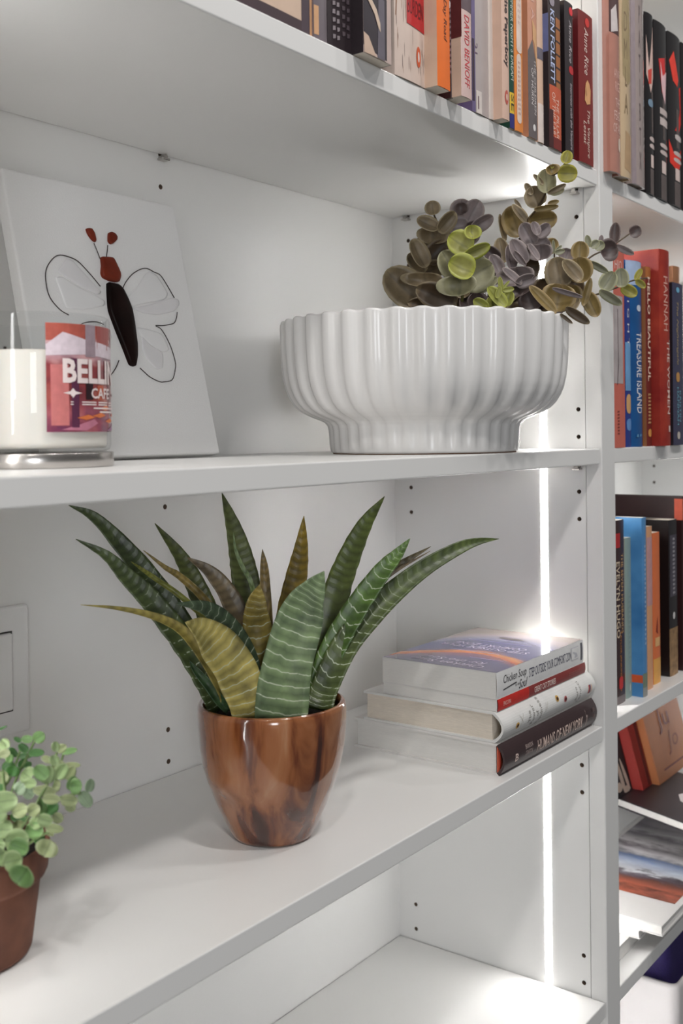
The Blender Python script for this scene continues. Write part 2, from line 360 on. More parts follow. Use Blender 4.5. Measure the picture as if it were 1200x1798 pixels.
b.patch('foot_band', 0, 1, .0144, .035, (222, 184, 56)); b.patch('foot_band', 0, 1, 0, .0144, (44, 48, 116)); b.txt('title', "A MIDSUMMER NIGHT'S DREAM", .101, .108, .0056, (206, 214, 204), .5, .1); b.txt('mark', 'SE', .025, .016, .006, (60, 54, 40), .5, 0, .01)
b = row('orange spine with long white capsule panels', 906, 921, -.001, zT, .185, .12, (228, 138, 66), side=(196, 120, 70), group=G1)
b.patch('capsule', .2, .72, .008, .077, (226, 204, 190), .0003, .004); b.patch('capsule', .2, .85, .078, .183, (226, 206, 194), .0003, .004)
scrib(b, 'worn_print', .45, .043, .055, .004, (190, 150, 140), 12, 12); scrib(b, 'worn_print', .5, .14, .07, .005, (206, 178, 170), 13, 12)
b = row('slim brown spine deep between orange and grey books', 921, 924, .006, zT, .18, .11, (150, 92, 66), group=G1)
b.patch('lower_band', 0, 1, .0, .05, (92, 66, 72)); b.patch('lower_band', 0, 1, .03, .042, (206, 150, 90), .0003)
b = row('spine with pink top and slate grey lower half, tan cut between', 930, 946, -.001, zT, .19, .12, (206, 148, 122), side=(190, 132, 100), group=G1)
b.poly('lower_panel', [(0, 0), (1, 0), (1, .082), (.72, .083), (.55, .093), (.4, .1), (0, .087)], (104, 96, 96))
b.poly('tan_cut', [(.45, .1), (.6, .097), (.95, .07), (.95, .112), (.4, .12)], (216, 168, 122), .0004)
b.txt('title', 'THE CHILDREN\nOF HURIN', .0525, .056, .0105, (212, 204, 202), .55, .1); b.txt('author', 'A I A', .14, .04, .007, (222, 176, 160), .5); b.patch('emblem', .4, .7, .0075, .0144, (226, 222, 220), .0004, .003)
b = row('cream spine with a slate block, left of the dark history novel', 946.5, 957, .0, zT, .19, .12, (220, 184, 160), group=G1)
b.patch('block', 0, 1, .0856, .0975, (104, 98, 110)); b.patch('white_foot', 0, 1, 0, .04, (224, 208, 200))
b = row('thick dark paperback with blue white capitals and orange panel', 966, 988, -.0005, zT, .166, .112, (58, 46, 46), side=(46, 38, 42), group=G1, coat=.3)
b.patch('picture', .55, .95, .066, .14, (164, 104, 60)); 
for i in range(5): b.patch('picture_bar', .5, 1, .072+i*.014, .074+i*.014, (60, 46, 44), .0003)
b.patch('lower_panel', .05, 1, .0, .066, (196, 92, 62), .0002); b.patch('lower_panel', .0, .3, .0, .04, (70, 36, 36), .0003); b.patch('lower_panel', .3, 1, .0, .012, (120, 44, 40), .0003)
b.txt('author', 'KEN FOLLETT', .1075, .077, .0088, (190, 200, 232), .3, .1, .015); b.txt('title', 'THE PILLARS\nOF THE EARTH', .031, .056, .016, (232, 196, 180), .5, .1); b.patch('emblem', .1, .45, .149, .16, (150, 140, 150), .0004, .005)
b.side('sky_panel', [(.0005, .1), (.03, .1), (.03, .14), (.0005, .14)], (110, 116, 160))
b = row('black paperback with red oval and pale script, left of the dark red one', 995, 1010, -.0008, zT, .166, .108, (44, 36, 40), side=(26, 18, 20), group=G1, coat=.4)
b.txt('author', 'Anne Rice', .124, .046, .0068, (206, 196, 200), .6, .3); b.txt('title', 'Interview with the Vampire', .043, .072, .0075, (200, 188, 194), .6, .3)
b.patch('red_oval', .45, .95, .153, .162, (222, 54, 62), .0003, .004); b.patch('red_oval', .4, 1, .089, .098, (190, 46, 52), .0003, .003)
b = row('dark red paperback with cream script, last at the upright', 1019, 1044.5, -.0008, zT, .168, .108, (124, 30, 28), side=(98, 24, 28), group=G1, coat=.4)
b.txt('author', 'Anne Rice', .125, .052, .0105, (232, 206, 196), .5, .25); b.txt('title', 'The Vampire\nLestat', .034, .054, .017, (232, 204, 190), .5, .2)
b.patch('red_oval', .42, .72, .153, .163, (206, 52, 46), .0003, .005)
b.poly('gold_figure', [(.35, .07), (.5, .066), (.75, .069), (.7, .077), (.78, .084), (.68, .091), (.55, .094), (.42, .089), (.38, .082), (.5, .077)], (216, 162, 112), .0004)
# --- right bay, upper row
G2 = 'glossy books in the upper right row'
b = row('pale salmon glossy spine against the upright in the upper right row', 1076, 1095, -.011, zT+.0002, .235, .155, (186, 130, 114), group=G2, hb=True, coat=1., rough=.2)
b.patch('upper_photo', .0, .75, .16, .235, (74, 46, 46)); b.poly('shirt', [(.1, .16), (.62, .165), (.45, .195), (.1, .185)], (206, 196, 194), .0004)
b.txt('author', 'ANNE\nRICE', .107, .018, .026, (222, 180, 168), .55, up=True); b.txt('title', 'THE\nFEAST\nOF ALL', .066, .022, .04, (220, 186, 176), .55, up=True); b.patch('emblem', .55, .8, .025, .041, (214, 196, 180), .0004, .006)
b = row('yellowed glossy spine with olive figure, second from the upright', 1095, 1113.5, -.011, zT+.0002, .24, .155, (206, 180, 146), group=G2, hb=True, coat=1., rough=.2)
b.poly('figure', [(.15, .12), (.5, .11), (.85, .118), (.8, .17), (.6, .24), (.2, .24), (.1, .18)], (158, 140, 104)); b.poly('figure', [(.2, .01), (.8, .006), (.85, .05), (.3, .055)], (176, 146, 112))
b.txt('title', 'D\nM\nL\nA', .135, .008, .12, (120, 100, 74), .35, up=True)
b = row('grey pink glossy spine with spaced black letters', 1114, 1137, -.007, zT+.0002, .245, .155, (170, 154, 150), group=G2, hb=True, coat=1., rough=.2)
b.patch('left_edge', .0, .22, .0, .245, (150, 136, 140)); b.txt('title', 'P\nA\nT\nI\nB\nT\nX', .12, .006, .2, (94, 82, 84), .5, up=True)
cols = [((1138, 1153.5), 'black glossy spine with white wing shape, left of the three black spines'), ((1154, 1177), 'black glossy spine with white and red petals, middle of three black spines'), ((1177.5, 1201), 'black glossy spine with red ribbon, right of the three patterned black spines'), ((1201.5, 1222), 'plain black glossy spine right of the red ribbon spine')]
for i, ((pa, pb), lab) in enumerate(cols):
    b = row(lab, pa, pb, -.001, zT+.0002, .228, .15, (24, 20, 22), group=G2, hb=True, coat=.6, rough=.2)
    b.patch('label', .4, .75, .034, .050, (216, 196, 190), .0004); b.patch('gloss_bar', .35, .8, .0, .032, (96, 86, 84), .0002)
    for j, (za, zb_) in enumerate(((.058, .064), (.067, .073))): b.patch('author', .3, .95, za, zb_, (196, 180, 176), .0004, .002)
    b.patch('stripe', .5, .72, .078, .13, (88, 78, 76), .0002)
    if i == 0:
        b.poly('wing', [(.1, .2), (.3, .16), (.75, .215), (.8, .15), (.45, .128), (.1, .15)], (206, 176, 166)); b.poly('red_shape', [(.2, .155), (.55, .16), (.5, .14), (.25, .138)], (200, 66, 54), .0005); b.patch('blue_glint', .2, .7, .11, .12, (116, 140, 160), .0004, .004)
    if i == 1:
        b.poly('petal', [(.25, .18), (.7, .186), (.75, .17), (.6, .13), (.45, .14)], (206, 44, 44)); b.poly('petal', [(.35, .178), (.5, .16), (.85, .17), (.7, .125), (.5, .135), (.4, .15)], (226, 186, 190), .0005)
        b.patch('title', .3, .95, .096, .106, (200, 186, 182), .0004); b.patch('title', .3, .95, .110, .118, (190, 176, 172), .0004)
    if i == 2:
        b.poly('ribbon', [(.1, .19), (.35, .205), (.7, .17), (.6, .16), (.3, .165)], (226, 60, 44)); b.poly('ribbon', [(.75, .16), (.95, .165), (.98, .115), (.7, .1), (.4, .1), (.7, .118), (.85, .13)], (216, 44, 36)); b.poly('ribbon', [(.05, .085), (.3, .07), (.7, .07), (.95, .08), (.9, .06), (.6, .045), (.1, .055)], (220, 52, 38))
        b.patch('title', .4, .95, .088, .096, (196, 186, 182), .0004, .002)
# --- right bay, second row
G3 = 'novels in the middle right row'
b = row('salmon spine with grey picture panel, against the upright', 1078, 1100.5, .0015, zM, .243, .135, (202, 106, 90), group=G3, rough=.45)
b.patch('panel', .12, .82, .0766, .181, (178, 168, 168)); b.poly('drawn_line', [(.32, .075), (.36, .075), (.45, .1), (.4, .1)], (90, 74, 80), .0004); b.poly('drawn_line', [(.4, .1), (.44, .1), (.42, .165), (.38, .165)], (110, 96, 100), .0004)
b.patch('band', .1, .85, .2, .205, (220, 70, 66), .0004); b.txt('author', 'HIO', .218, .022, .011, (226, 196, 190), .5, up=True); scrib(b, 'worn_print', .4, .03, .03, .005, (110, 52, 48), 21, 8)
b = row('navy and sky blue paperback with small white letters', 1101, 1110.5, .004, zM, .2, .13, (40, 58, 132), group=G3)
b.patch('sky_band', 0, 1, .069, .128, (110, 160, 206)); b.patch('orange_dot', .1, .9, .041, .065, (214, 166, 110), .0003, .006); b.patch('blue_dot', .1, 1, .02, .035, (96, 140, 196), .0003, .005)
b.txt('title', 'L I G H T', .158, .07, .006, (216, 216, 226), .5)
b = row('thick blue book with white capitals reading down the spine', 1111, 1137.5, .002, zM, .23, .125, (22, 82, 140), side=(28, 84, 142), hb=True, group=G3, rough=.35, bulge=.007)
b.patch('sky_top', 0, 1, .2, .2297, (168, 186, 216)); b.patch('lit_edge', .84, 1, 0, .2298, (140, 156, 198), .0003); b.txt('title', 'TREASURE ISLAND', .092, .101, .0165, (222, 220, 226), .52, 0, .008)  # paler strip paints the light on the rounded spine edge
b.patch('emblem', .38, .62, .168, .176, (196, 206, 222), .0004, .003); scrib(b, 'worn_print', .45, .014, .006, .014, (90, 140, 180), 43, 1)
b = row('dark red paperback with white outlined capitals, behind the blue book', 1137.5, 1147, .0035, zM, .228, .125, (112, 36, 30), side=(150, 96, 60), group=G3)
b.patch('orange_top', 0, 1, .214, .2278, (170, 104, 54)); b.txt('title', 'HELLO BEAUTIFUL', .149, .132, .0088, (236, 206, 186), .5, 0, .02); scrib(b, 'worn_print', .45, .048, .04, .007, (214, 170, 120), 5, 9); b.patch('emblem', .2, .8, .012, .022, (214, 150, 80), .0003, .004)
b = row('tall red hardcover with cream capitals and fiery mottled jacket', 1164, 1182, -.008, zM, .252, .15, M('red_flame_jacket', (158, 22, 24), .55, .35, 22, 0, 0., rgb2=(176, 62, 40)), hb=True, group=G3)
b.txt('author', 'HANNAH', .183, .070, .0125, (222, 170, 156), .45); b.txt('title', 'THE WOMEN', .089, .096, .0120, (232, 206, 196), .68, 0, .008); b.patch('emblem', .62, .88, .018, .026, (226, 196, 190), .0004)
b = row('navy paperback with gold italic title and teal letters', 1184.5, 1203, -.004, zM, .2155, .12, (62, 62, 86), side=(34, 28, 34), group=G3)
b.txt('title', 'The Nightingale', .149, .084, .0085, (172, 152, 116), .4, .3); b.txt('author', 'KRISTIN\nHANNAH', .052, .05, .014, (116, 172, 190), .5); b.patch('dot', .3, .6, .203, .21, (110, 170, 200), .0004, .003); b.patch('emblem', .3, .55, .008, .018, (200, 190, 180), .0004, .004); b.patch('bird', .25, .55, .084, .097, (190, 140, 80), .0004, .004)
a = Xz(1176, .06, zM)
b = book('pale orange hardcover deep behind the navy paperback', a, .03, .05, zM, .262, .16, (228, 160, 116), hb=True, group=G3)
# --- right bay, third row
G4 = 'books in the third right row'
def row3(label, pl, pr, pyb, h, d, spine, **kw):
    p = at(pl, pyb, 'Z', zL); a, b_ = Xz(pl, p.y, zL), Xz(pr, p.y, zL)
    return book(label, a+.0003, b_-a-.0006, p.y, zL, h, d, spine, group=G4, **kw)
b = row3('dark brown paperback with gold and white capitals, against the upright', 1083, 1100, 1240, .229, .13, (56, 32, 32), coat=.2)
b.patch('foot_band', 0, 1, 0, .010, (120, 110, 110)); b.patch('red_mark', .3, .7, .018, .034, (196, 52, 50), .0004, .003); b.patch('red_mark', .0, .5, .195, .213, (176, 40, 42), .0004)
b.txt('title', 'THE SEVEN HUSBANDS', .137, .1, .0075, (214, 170, 110), .72); b.txt('title', 'EVELYN HUGO', .13, .095, .010, (216, 196, 170), .3, 0, .01); b.txt('author', 'TAYLOR JENKINS REID', .053, .075, .006, (200, 130, 60), .5)
b = row3('pale sage green paperback, plain spine', 1101, 1112, 1228, .204, .115, (148, 166, 158), side=(176, 178, 164))
b.patch('emblem', .45, .65, .008, .018, (206, 210, 200), .0004, .003); scrib(b, 'worn_print', .55, .09, .09, .005, (170, 186, 178), 31, 14)
b = row3('light blue paperback with tan and green foot, standing proud', 1131, 1139, 1225, .229, .14, M('sky_blue_cover', (62, 130, 196), .35, .3, 14, 0, .2, rgb2=(96, 160, 212)))
b.patch('foot_band', 0, 1, .0, .03, (120, 134, 116)); b.patch('grey_foot', 0, 1, .0, .012, (150, 150, 146), .0003); b.side('orange_square', [(.001, .018), (.02, .018), (.02, .028), (.001, .028)], (206, 86, 44)); scrib(b, 'worn_print', .5, .13, .13, .0035, (190, 206, 226), 41, 22)
b = row3('peach paperback with mauve upper spine', 1139.5, 1149, 1212, .214, .125, (216, 160, 120))
b.patch('upper_band', 0, 1, .11, .2, (196, 150, 150))
b = row3('orange paperback with yellow panels at the foot', 1149.5, 1162, 1203, .203, .12, (222, 116, 66))
b.patch('foot_panel', 0, 1, .0, .034, (226, 166, 84)); b.patch('foot_panel', .2, .9, .05, .062, (228, 178, 120), .0003); b.poly('plant', [(.3, .07), (.6, .066), (.55, .09), (.45, .085)], (140, 50, 30))
b = row3('black paperback with silver letters and tan stone picture at the foot', 1178, 1192.5, 1189, .216, .115, (26, 22, 26), coat=.2, side=(16, 12, 14))
bk = b; b.patch('stone_picture', 0, 1, .0, .066, M('stone_print', (150, 118, 84), .6, .4, 120), .0002); b.patch('title_band', .1, .9, .11, .195, (74, 70, 80)); scrib(b, 'worn_print', .5, .152, .08, .007, (176, 172, 178), 42, 14); b.patch('emblem', .35, .6, .078, .088, (220, 216, 214), .0004, .004)
p = at(1090, 1230, 'Z', zL)
b = book('white topped pale blue book tucked behind the light blue paperback', Xz(1122, .1, zL), .016, .095, zL, .218, .14, (150, 180, 200), group=G4, pages=PAGES_F)
lb = book('tall dark brown book with an orange tag, right of the black one', bk.o.location.x+bk.t+.014, .03, bk.o.location.y-.004, zL, .2455, .235, (50, 26, 26), group=G4, hb=True)
lb.side('orange_tag', [(.001, .213), (.013, .213), (.013, .243), (.001, .243)], (216, 96, 70))
# --- right bay, pile on the lowest shelf
def slab(name, label, x0, x1, y0, y1, z0, z1, m, bev=.0012, cat='book', pages=None, group=None):
    r = thing(name, label, cat, ((x0+x1)/2, (y0+y1)/2, z0), group=group); hx, hy, h = (x1-x0)/2, (y1-y0)/2, z1-z0; c = .0016
    boxo('cover', (-hx, -hy, 0), (hx, hy, c), m, r); boxo('cover', (-hx, -hy, h-c), (hx, hy, h), m, r)
    boxo('page_block', (-hx+.002, -hy+.002, c), (hx-.002, hy-.002, h-c), pages or PAGES_F, r); return r
WHITE_B = M('white_book_board', (212, 210, 208), .45, .02, 30)
GP = 'books lying on the lowest right shelf'
slab('book', 'lowest white book of the pile on the lowest right shelf', .05, .40, .0255, .245, zB, zB+.018, WHITE_B, group=GP)
slab('book', 'white book under the mountain picture on the lowest right shelf', .131, .41, .012, .245, zB+.018, zB+.030, WHITE_B, group=GP)
cal = slab('calendar', 'open picture calendar with mountain print on top of two white books', .130, .520, -.018, .235, zB+.030, zB+.044, WHITE_B, cat='calendar')
bm = bmesh.new(); v = [bm.verts.new(p) for p in ((.198-.325, -.118, .0142), (.492-.325, -.118, .0142), (.492-.325, .028, .0142), (.198-.325, .028, .0142))]
f = bm.faces.new((v[0], v[1], v[2], v[3])); 
mp_ = bpy.data.materials.new('mountain_print'); mp_.use_nodes = True; nt, b = nodes(mp_)
tc = nt.nodes.new('ShaderNodeTexCoord'); sp = nt.nodes.new('ShaderNodeSeparateXYZ'); nt.links.new(tc.outputs['Object'], sp.inputs[0])
nz = nt.nodes.new('ShaderNodeTexNoise'); nz.inputs['Scale'].default_value = 34; nz.inputs['Detail'].default_value = 6; mpn = nt.nodes.new('ShaderNodeMapping'); mpn.inputs['Scale'].default_value = (2.0, 1.0, 1); nt.links.new(tc.outputs['Object'], mpn.inputs[0]); nt.links.new(mpn.outputs[0], nz.inputs[0])
mr = nt.nodes.new('ShaderNodeMapRange'); mr.inputs[1].default_value = -.104; mr.inputs[2].default_value = .187; nt.links.new(sp.outputs[0], mr.inputs[0])
ad = nt.nodes.new('ShaderNodeMath'); ad.operation = 'MULTIPLY_ADD'; ad.inputs[1].default_value = .16; nt.links.new(nz.outputs[0], ad.inputs[0]); nt.links.new(mr.outputs[0], ad.inputs[2])
r1 = nt.nodes.new('ShaderNodeValToRGB'); r1.color_ramp.interpolation = 'LINEAR'; E = r1.color_ramp.elements
E[0].position = .0; E[0].color = srgb((172, 88, 64)); E[1].position = 1; E[1].color = srgb((98, 92, 102))
for p, c in ((.06, (120, 66, 54)), (.11, (176, 96, 72)), (.17, (112, 68, 58)), (.2, (92, 80, 88)), (.235, (110, 104, 112)), (.26, (206, 208, 214)), (.36, (176, 188, 210)), (.41, (100, 124, 172)), (.44, (150, 148, 154)), (.5, (216, 212, 214)), (.56, (120, 112, 118)), (.63, (206, 202, 204)), (.7, (104, 98, 106)), (.76, (170, 166, 172)), (.82, (98, 92, 102))):
    e = E.new(p); e.color = srgb(c)
nt.links.new(ad.outputs[0], r1.inputs[0]); mx = nt.nodes.new('ShaderNodeMix'); mx.data_type = 'RGBA'; mx.blend_type = 'OVERLAY'; mx.inputs[0].default_value = .9
nt.links.new(r1.outputs[0], mx.inputs[6]); nt.links.new(nz.outputs[0], mx.inputs[7]); nt.links.new(mx.outputs[2], b.inputs['Base Color']); b.inputs['Roughness'].default_value = .35
obj('mountain_print', bm, mp_, cal)
zc = zB+.044
slab('book', 'thick white book behind the mountain picture, under the dark book', .30, .62, .142, .245, zc, zc+.052, WHITE_B, group=GP)
dk = slab('book', 'dark book with pale edge lying slanted over the thick white book', -.085, .085, -.11, .11, zc+.0525, zc+.066, M('charcoal_cover', (44, 38, 44), .4, .1, 40), group=GP)
dk.rotation_euler = (0, 0, -.36); dk.location = (.425, .072, zc+.0525)
bm = bmesh.new(); pts = [(-.03, -.06), (-.005, -.085), (.03, -.08), (.06, -.04), (.03, -.01), (.0, -.01), (-.02, -.03)]
bm.faces.new([bm.verts.new((x, y, .0138)) for x, y in pts]); obj('bird_print', bm, M('white_bird_print', (216, 208, 208), .5, .1, 60), dk)
zd = zc+.0662
def leaner(label, x0, x1, h, th, yb, m, a=.26):
    r = thing('book', label, 'book', (x0, yb, zd+.0003), (-a, 0, 0), group='books leaning above the pile'); w_ = x1-x0
    bm = bmesh.new(); boxo('cover', (0, 0, 0), (w_, .002, h), m, r, .0004); boxo('cover', (0, th-.002, 0), (w_, th, h), m, r, .0004)
    bm.free(); boxo('spine', (0, .002, 0), (.0018, th-.002, h), m, r); boxo('page_block', (.002, .002, .002), (w_-.001, th-.002, h-.002), PAGES, r); return r
lo = leaner('orange brown book facing out with dark red lettering, above the pile', .446, .60, .172, .02, .100, M('orange_cloth', (176, 108, 62), .6, .12, 14))
text(lo, 'title', 'Ju', (.072, -.0005, .085), (1, 0, 0), (0, 0, 1), .038, .05, M('rust_print', (116, 52, 40), .6)); text(lo, 'title', 'Jo', (.09, -.0005, .048), (1, 0, 0), (0, 0, 1), .036, .05, M('rust_print', (140, 76, 44), .6), .2)
boxo('line', (.03, -.0006, .014), (.13, -.0002, .0165), M('rust_print', (116, 52, 40), .6), lo)
lr = leaner('red book leaning between the orange book and the striped one', .408, .444, .172, .03, .112, M('red_cloth', (150, 38, 30), .55, .2, 10, stretch=(3, 1, .2)))
boxo('fold_stripe', (.022, -.0006, .002), (.032, -.0002, .17), M('dark_red', (92, 18, 20), .6), lr)
lw = leaner('book with beige leaf shapes on black beside the red book', .348, .405, .165, .02, .128, M('black_cloth', (26, 20, 22), .6, .1, 30))
random.seed(9)
for cx_, cz_, rx_, rz_, ta in ((.012, .05, .006, .022, .2), (.027, .03, .006, .028, -.1), (.042, .028, .005, .024, -.2), (.03, .075, .006, .02, .25), (.012, .1, .007, .02, .1), (.03, .12, .012, .018, 0), (.014, .014, .01, .007, .1), (.038, .006, .012, .005, 0)):
    bm = bmesh.new(); bm.faces.new([bm.verts.new((cx_+rx_*math.cos(k*.5236)*(1-.3*math.sin(k*.5236))+ta*rz_*math.sin(k*.5236), -.0004, cz_+rz_*math.sin(k*.5236))) for k in range(12)][::-1])
    obj('leaf_print', bm, M('beige_print', (198, 178, 162), .55, .1, 70), lw)
# bin with navy bag under the lowest shelf
P = at(1192, 1736, 'Y', .004); bx, bz = P.x, P.z
bn = thing('storage_bin', 'white plastic storage bin under the lowest right shelf', 'bin', (bx, .004, ZLO))
bm = bmesh.new(); H_ = bz-ZLO; wt = .007; bw, bd = .3, .26
def rr(x0, y0, x1, y1, r, z, n=5):
    o = []
    for cx_, cy_, a0 in ((x1-r, y1-r, 0), (x0+r, y1-r, 90), (x0+r, y0+r, 180), (x1-r, y0+r, 270)):
        for k in range(n): a = math.radians(a0+90*k/(n-1)); o.append((cx_+r*math.cos(a), cy_+r*math.sin(a), z))
    return o
loops = [rr(.01, .01, bw-.01, bd-.01, .012, 0), rr(0, 0, bw, bd, .014, H_-.004), rr(.002, .002, bw-.002, bd-.002, .013, H_), rr(wt, wt, bw-wt, bd-wt, .009, H_), rr(wt+.01, wt+.01, bw-wt-.01, bd-wt-.01, .008, .006)]
L = [[bm.verts.new(p) for p in l] for l in loops]
for i in range(len(L)-1):
    n = len(L[0])
    for k in range(n): bm.faces.new((L[i][k], L[i][(k+1) % n], L[i+1][(k+1) % n], L[i+1][k]))
bm.faces.new(L[0][::-1]); bm.faces.new(L[-1]); obj('bin_shell', bm, M('white_bin_plastic', (190, 186, 186), .5, .02, 20), bn, True)
nb = thing('fabric_bag', 'dark navy fabric bag standing in the white storage bin', 'bag', (bx+.03, .03, ZLO+.007))
NAVY = M('navy_fabric', (36, 22, 84), .7, .3, 500, .3)
bm = bmesh.new(); box(bm, (0, 0, 0), (.24, .2, .36), .02, 4); obj('bag_body', bm, NAVY, nb, True)
boxo('orange_trim', (.16, -.002, .335), (.2, .0, .352), M('orange_trim', (226, 112, 80), .6), nb)
# ------------------------------------------------------------------ stack of four books, lower shelf
LAY = (0, -math.pi/2, 0); GS = 'stacked books at the right end of the lower shelf'
b = book('dark brown hardcover at the bottom of the stack of four', 0, .0315, 0, 0, .2240, .1845, (56, 38, 40), side=(226, 223, 220), hb=True, bulge=.007, pages=PAGES_F, group=GS, rot=LAY, loc=(-.0022, .0082, zL), coat=.2)
b.txt('title', 'HUMANS OF NEW YORK', .0955, .113, .0125, (226, 200, 188), .42, 0, .006); b.txt('author', 'Stanton', .029, .004, .018, (206, 184, 176), .5); b.txt('author', 'BRANDON\nSTANTON', .171, .016, .011, (190, 170, 164), .5); b.txt('mark', 'B', .198, .007, .008, (224, 200, 190), .42, 0, .02)
scrib(b, 'worn_print', .55, .0105, .006, .012, (110, 88, 84), 77, 2)
boxo('head_band', (.003, .0068, .2205), (.0285, .0092, .2212), M('red_head_band', (190, 60, 46), .7), b.o)
boxo('endpaper', (.0022, .0075, .003), (.0295, .0088, .2238), M('orange_endpaper', (206, 96, 70), .7), b.o)
z1 = zL+.0317
b = book('white hardcover with small flowers on the spine, third from the top of the stack', 0, .0305, 0, 0, .2225, .170, (228, 227, 224), hb=True, bulge=.010, group=GS, rot=LAY, loc=(-.0035, .0095, z1), rough=.45)
PG2 = PAGES
for zc_, xc_, col in ((.192, .40, (212, 168, 84)), (.099, .66, (212, 168, 84)), (.080, .52, (190, 96, 98))):
    b.patch('flower', xc_-.11, xc_+.11, zc_-.0036, zc_+.0036, col, .0003, .0034); b.patch('flower_eye', xc_-.06, xc_+.06, zc_-.002, zc_+.002, (70, 44, 40), .0006, .0018)
TG = (150, 146, 140)
for ln, zc_ in (('The', .165), ('Power', .1565), ('of', .148), ('Kindness', .1395)):
    text(b.o, 'title', ln, (.5*b.t, -.0004, zc_), (-1, 0, 0) if False else (1, 0, 0), (0, 0, 1), .0055, None, M('grey_print', TG, .6), 0, 0, lambda p: Vector((p[0], .010*((p[0]-.01525)/.01525)**2-.0003, p[2])))
for ln, zc_ in (('Piero', .050), ('Ferrucci', .0415)):
    text(b.o, 'author', ln, (.5*b.t, -.0004, zc_), (1, 0, 0), (0, 0, 1), .005, None, M('grey_print', TG, .6), 0, 0, lambda p: Vector((p[0], .010*((p[0]-.01525)/.01525)**2-.0003, p[2])))
for i, (za, zb_) in enumerate(((.186, .178), (.180, .186), (.132, .126), (.128, .122))): b.poly('sprig', [(.3+.1*(i % 2), za), (.34+.1*(i % 2), za), (.72, zb_), (.68, zb_)], (200, 198, 190), .0004)
b.patch('emblem', .3, .62, .0165, .019, (206, 88, 70), .0004); b.patch('emblem', .3, .62, .014, .0165, (60, 60, 110), .0004); b.patch('emblem', .3, .62, .010, .014, (216, 182, 160), .0004, .002)
z2 = z1+.0307
b = book('thin paperback with red spine, second from the top of the stack', 0, .0120, 0, 0, .2090, .1385, (136, 52, 50), side=(224, 221, 218), pages=PAGES_F, group=GS, rot=LAY, loc=(-.0135, .0170, z2))
b.patch('red_band', 0, 1, .142, .209, (196, 42, 34)); b.txt('title', 'GREAT CAT STORIES', .104, .051, .0062, (236, 214, 206), .5, 0, .015); b.txt('publisher', 'ENCOPIA', .19, .016, .0042, (228, 190, 180), .5); scrib(b, 'worn_print', .5, .03, .03, .003, (170, 110, 104), 55, 9)
z3 = z2+.0122
b = book('white paperback with blue and orange cover, topmost of the stack', 0, .0265, 0, 0, .2060, .1385, (226, 225, 224), side=(224, 222, 220), pages=PAGES_F, group=GS, rot=LAY, loc=(-.0170, .0175, z3), rough=.35)
NAVYP = (60, 58, 84)
b.txt('title', 'STEP OUTSIDE YOUR COMFORT ZONE', .0835, .107, .0095, NAVYP, .52, 0, .0)
b.txt('series_title', 'Chicken Soup', .168, .050, .0105, (44, 40, 46), .62, .25); b.txt('series_title', 'Soul', .150, .018, .0095, (44, 40, 46), .24, .25); b.txt('series_title', 'for the', .163, .009, .003, (44, 40, 46), .28, .2)
b.poly('swash', [(.26, .194), (.3, .194), (.4, .166), (.36, .164)], (44, 40, 46), .0004)
b.patch('frame', .28, .82, .014, .034, (200, 198, 204), .0003); b.patch('frame_fill', .31, .79, .0148, .0332, (226, 225, 224), .0005); b.patch('end_block', .15, .9, .004, .0085, (90, 88, 96), .0004); b.poly('figure', [(.4, .018), (.55, .02), (.66, .03), (.6, .03), (.5, .024), (.36, .026)], (190, 190, 196), .0007)
# printed cover face on top: local x = t, y = 0..d, z = 0..h  (z = h is the head of the book, towards -X)
mc = bpy.data.materials.new('swoosh_cover_print'); mc.use_nodes = True; nt, bs = nodes(mc); bs.inputs['Roughness'].default_value = .12; bs.inputs['Coat Weight'].default_value = .6; bs.inputs['Coat Roughness'].default_value = .03
tc = nt.nodes.new('ShaderNodeTexCoord'); sp = nt.nodes.new('ShaderNodeSeparateXYZ'); nt.links.new(tc.outputs['Object'], sp.inputs[0])
def mth(op, a, b_=None, c=None):
    n = nt.nodes.new('ShaderNodeMath'); n.operation = op
    for i, x in enumerate((a, b_, c)):
        if x is None: continue
        if isinstance(x, (int, float)): n.inputs[i].default_value = x
        else: nt.links.new(x, n.inputs[i])
    return n.outputs[0]
yy = mth('DIVIDE', sp.outputs[1], .1385); zz_ = mth('DIVIDE', sp.outputs[2], .206)
cur = mth('ADD', zz_, mth('MULTIPLY', mth('POWER', mth('SUBTRACT', yy, .42), 2.), -.75))   # bowed coordinate
nz = nt.nodes.new('ShaderNodeTexNoise'); nz.inputs['Scale'].default_value = 60; mpn = nt.nodes.new('ShaderNodeMapping'); mpn.inputs['Scale'].default_value = (1, .35, 1.2); nt.links.new(tc.outputs['Object'], mpn.inputs[0]); nt.links.new(mpn.outputs[0], nz.inputs[0])
cur2 = mth('MULTIPLY_ADD', mth('SUBTRACT', nz.outputs[0], .5), .10, cur)
rp = nt.nodes.new('ShaderNodeValToRGB'); E = rp.color_ramp.elements; E[0].position = 0; E[0].color = srgb((176, 158, 152)); E[1].position = 1; E[1].color = srgb((88, 82, 112))
for p, c in ((.12, (190, 176, 180)), (.24, (150, 146, 178)), (.31, (86, 88, 140)), (.44, (74, 78, 138)), (.55, (84, 84, 142)), (.61, (230, 150, 90)), (.66, (222, 120, 66)), (.705, (150, 92, 110)), (.75, (84, 82, 128)), (.88, (92, 84, 118))):
    e = E.new(p); e.color = srgb(c)
nt.links.new(cur2, rp.inputs[0]); nt.links.new(rp.outputs[0], bs.inputs['Base Color'])
bm = bmesh.new(); tt = b.t+.0002; bm.faces.new([bm.verts.new(p) for p in ((tt, .0012, .0005), (tt, .1383, .0005), (tt, .1383, .2055), (tt, .0012, .2055))]); obj('front_print', bm, mc, b.o)
tw = M('cover_lettering', (214, 204, 214), .4, .02)
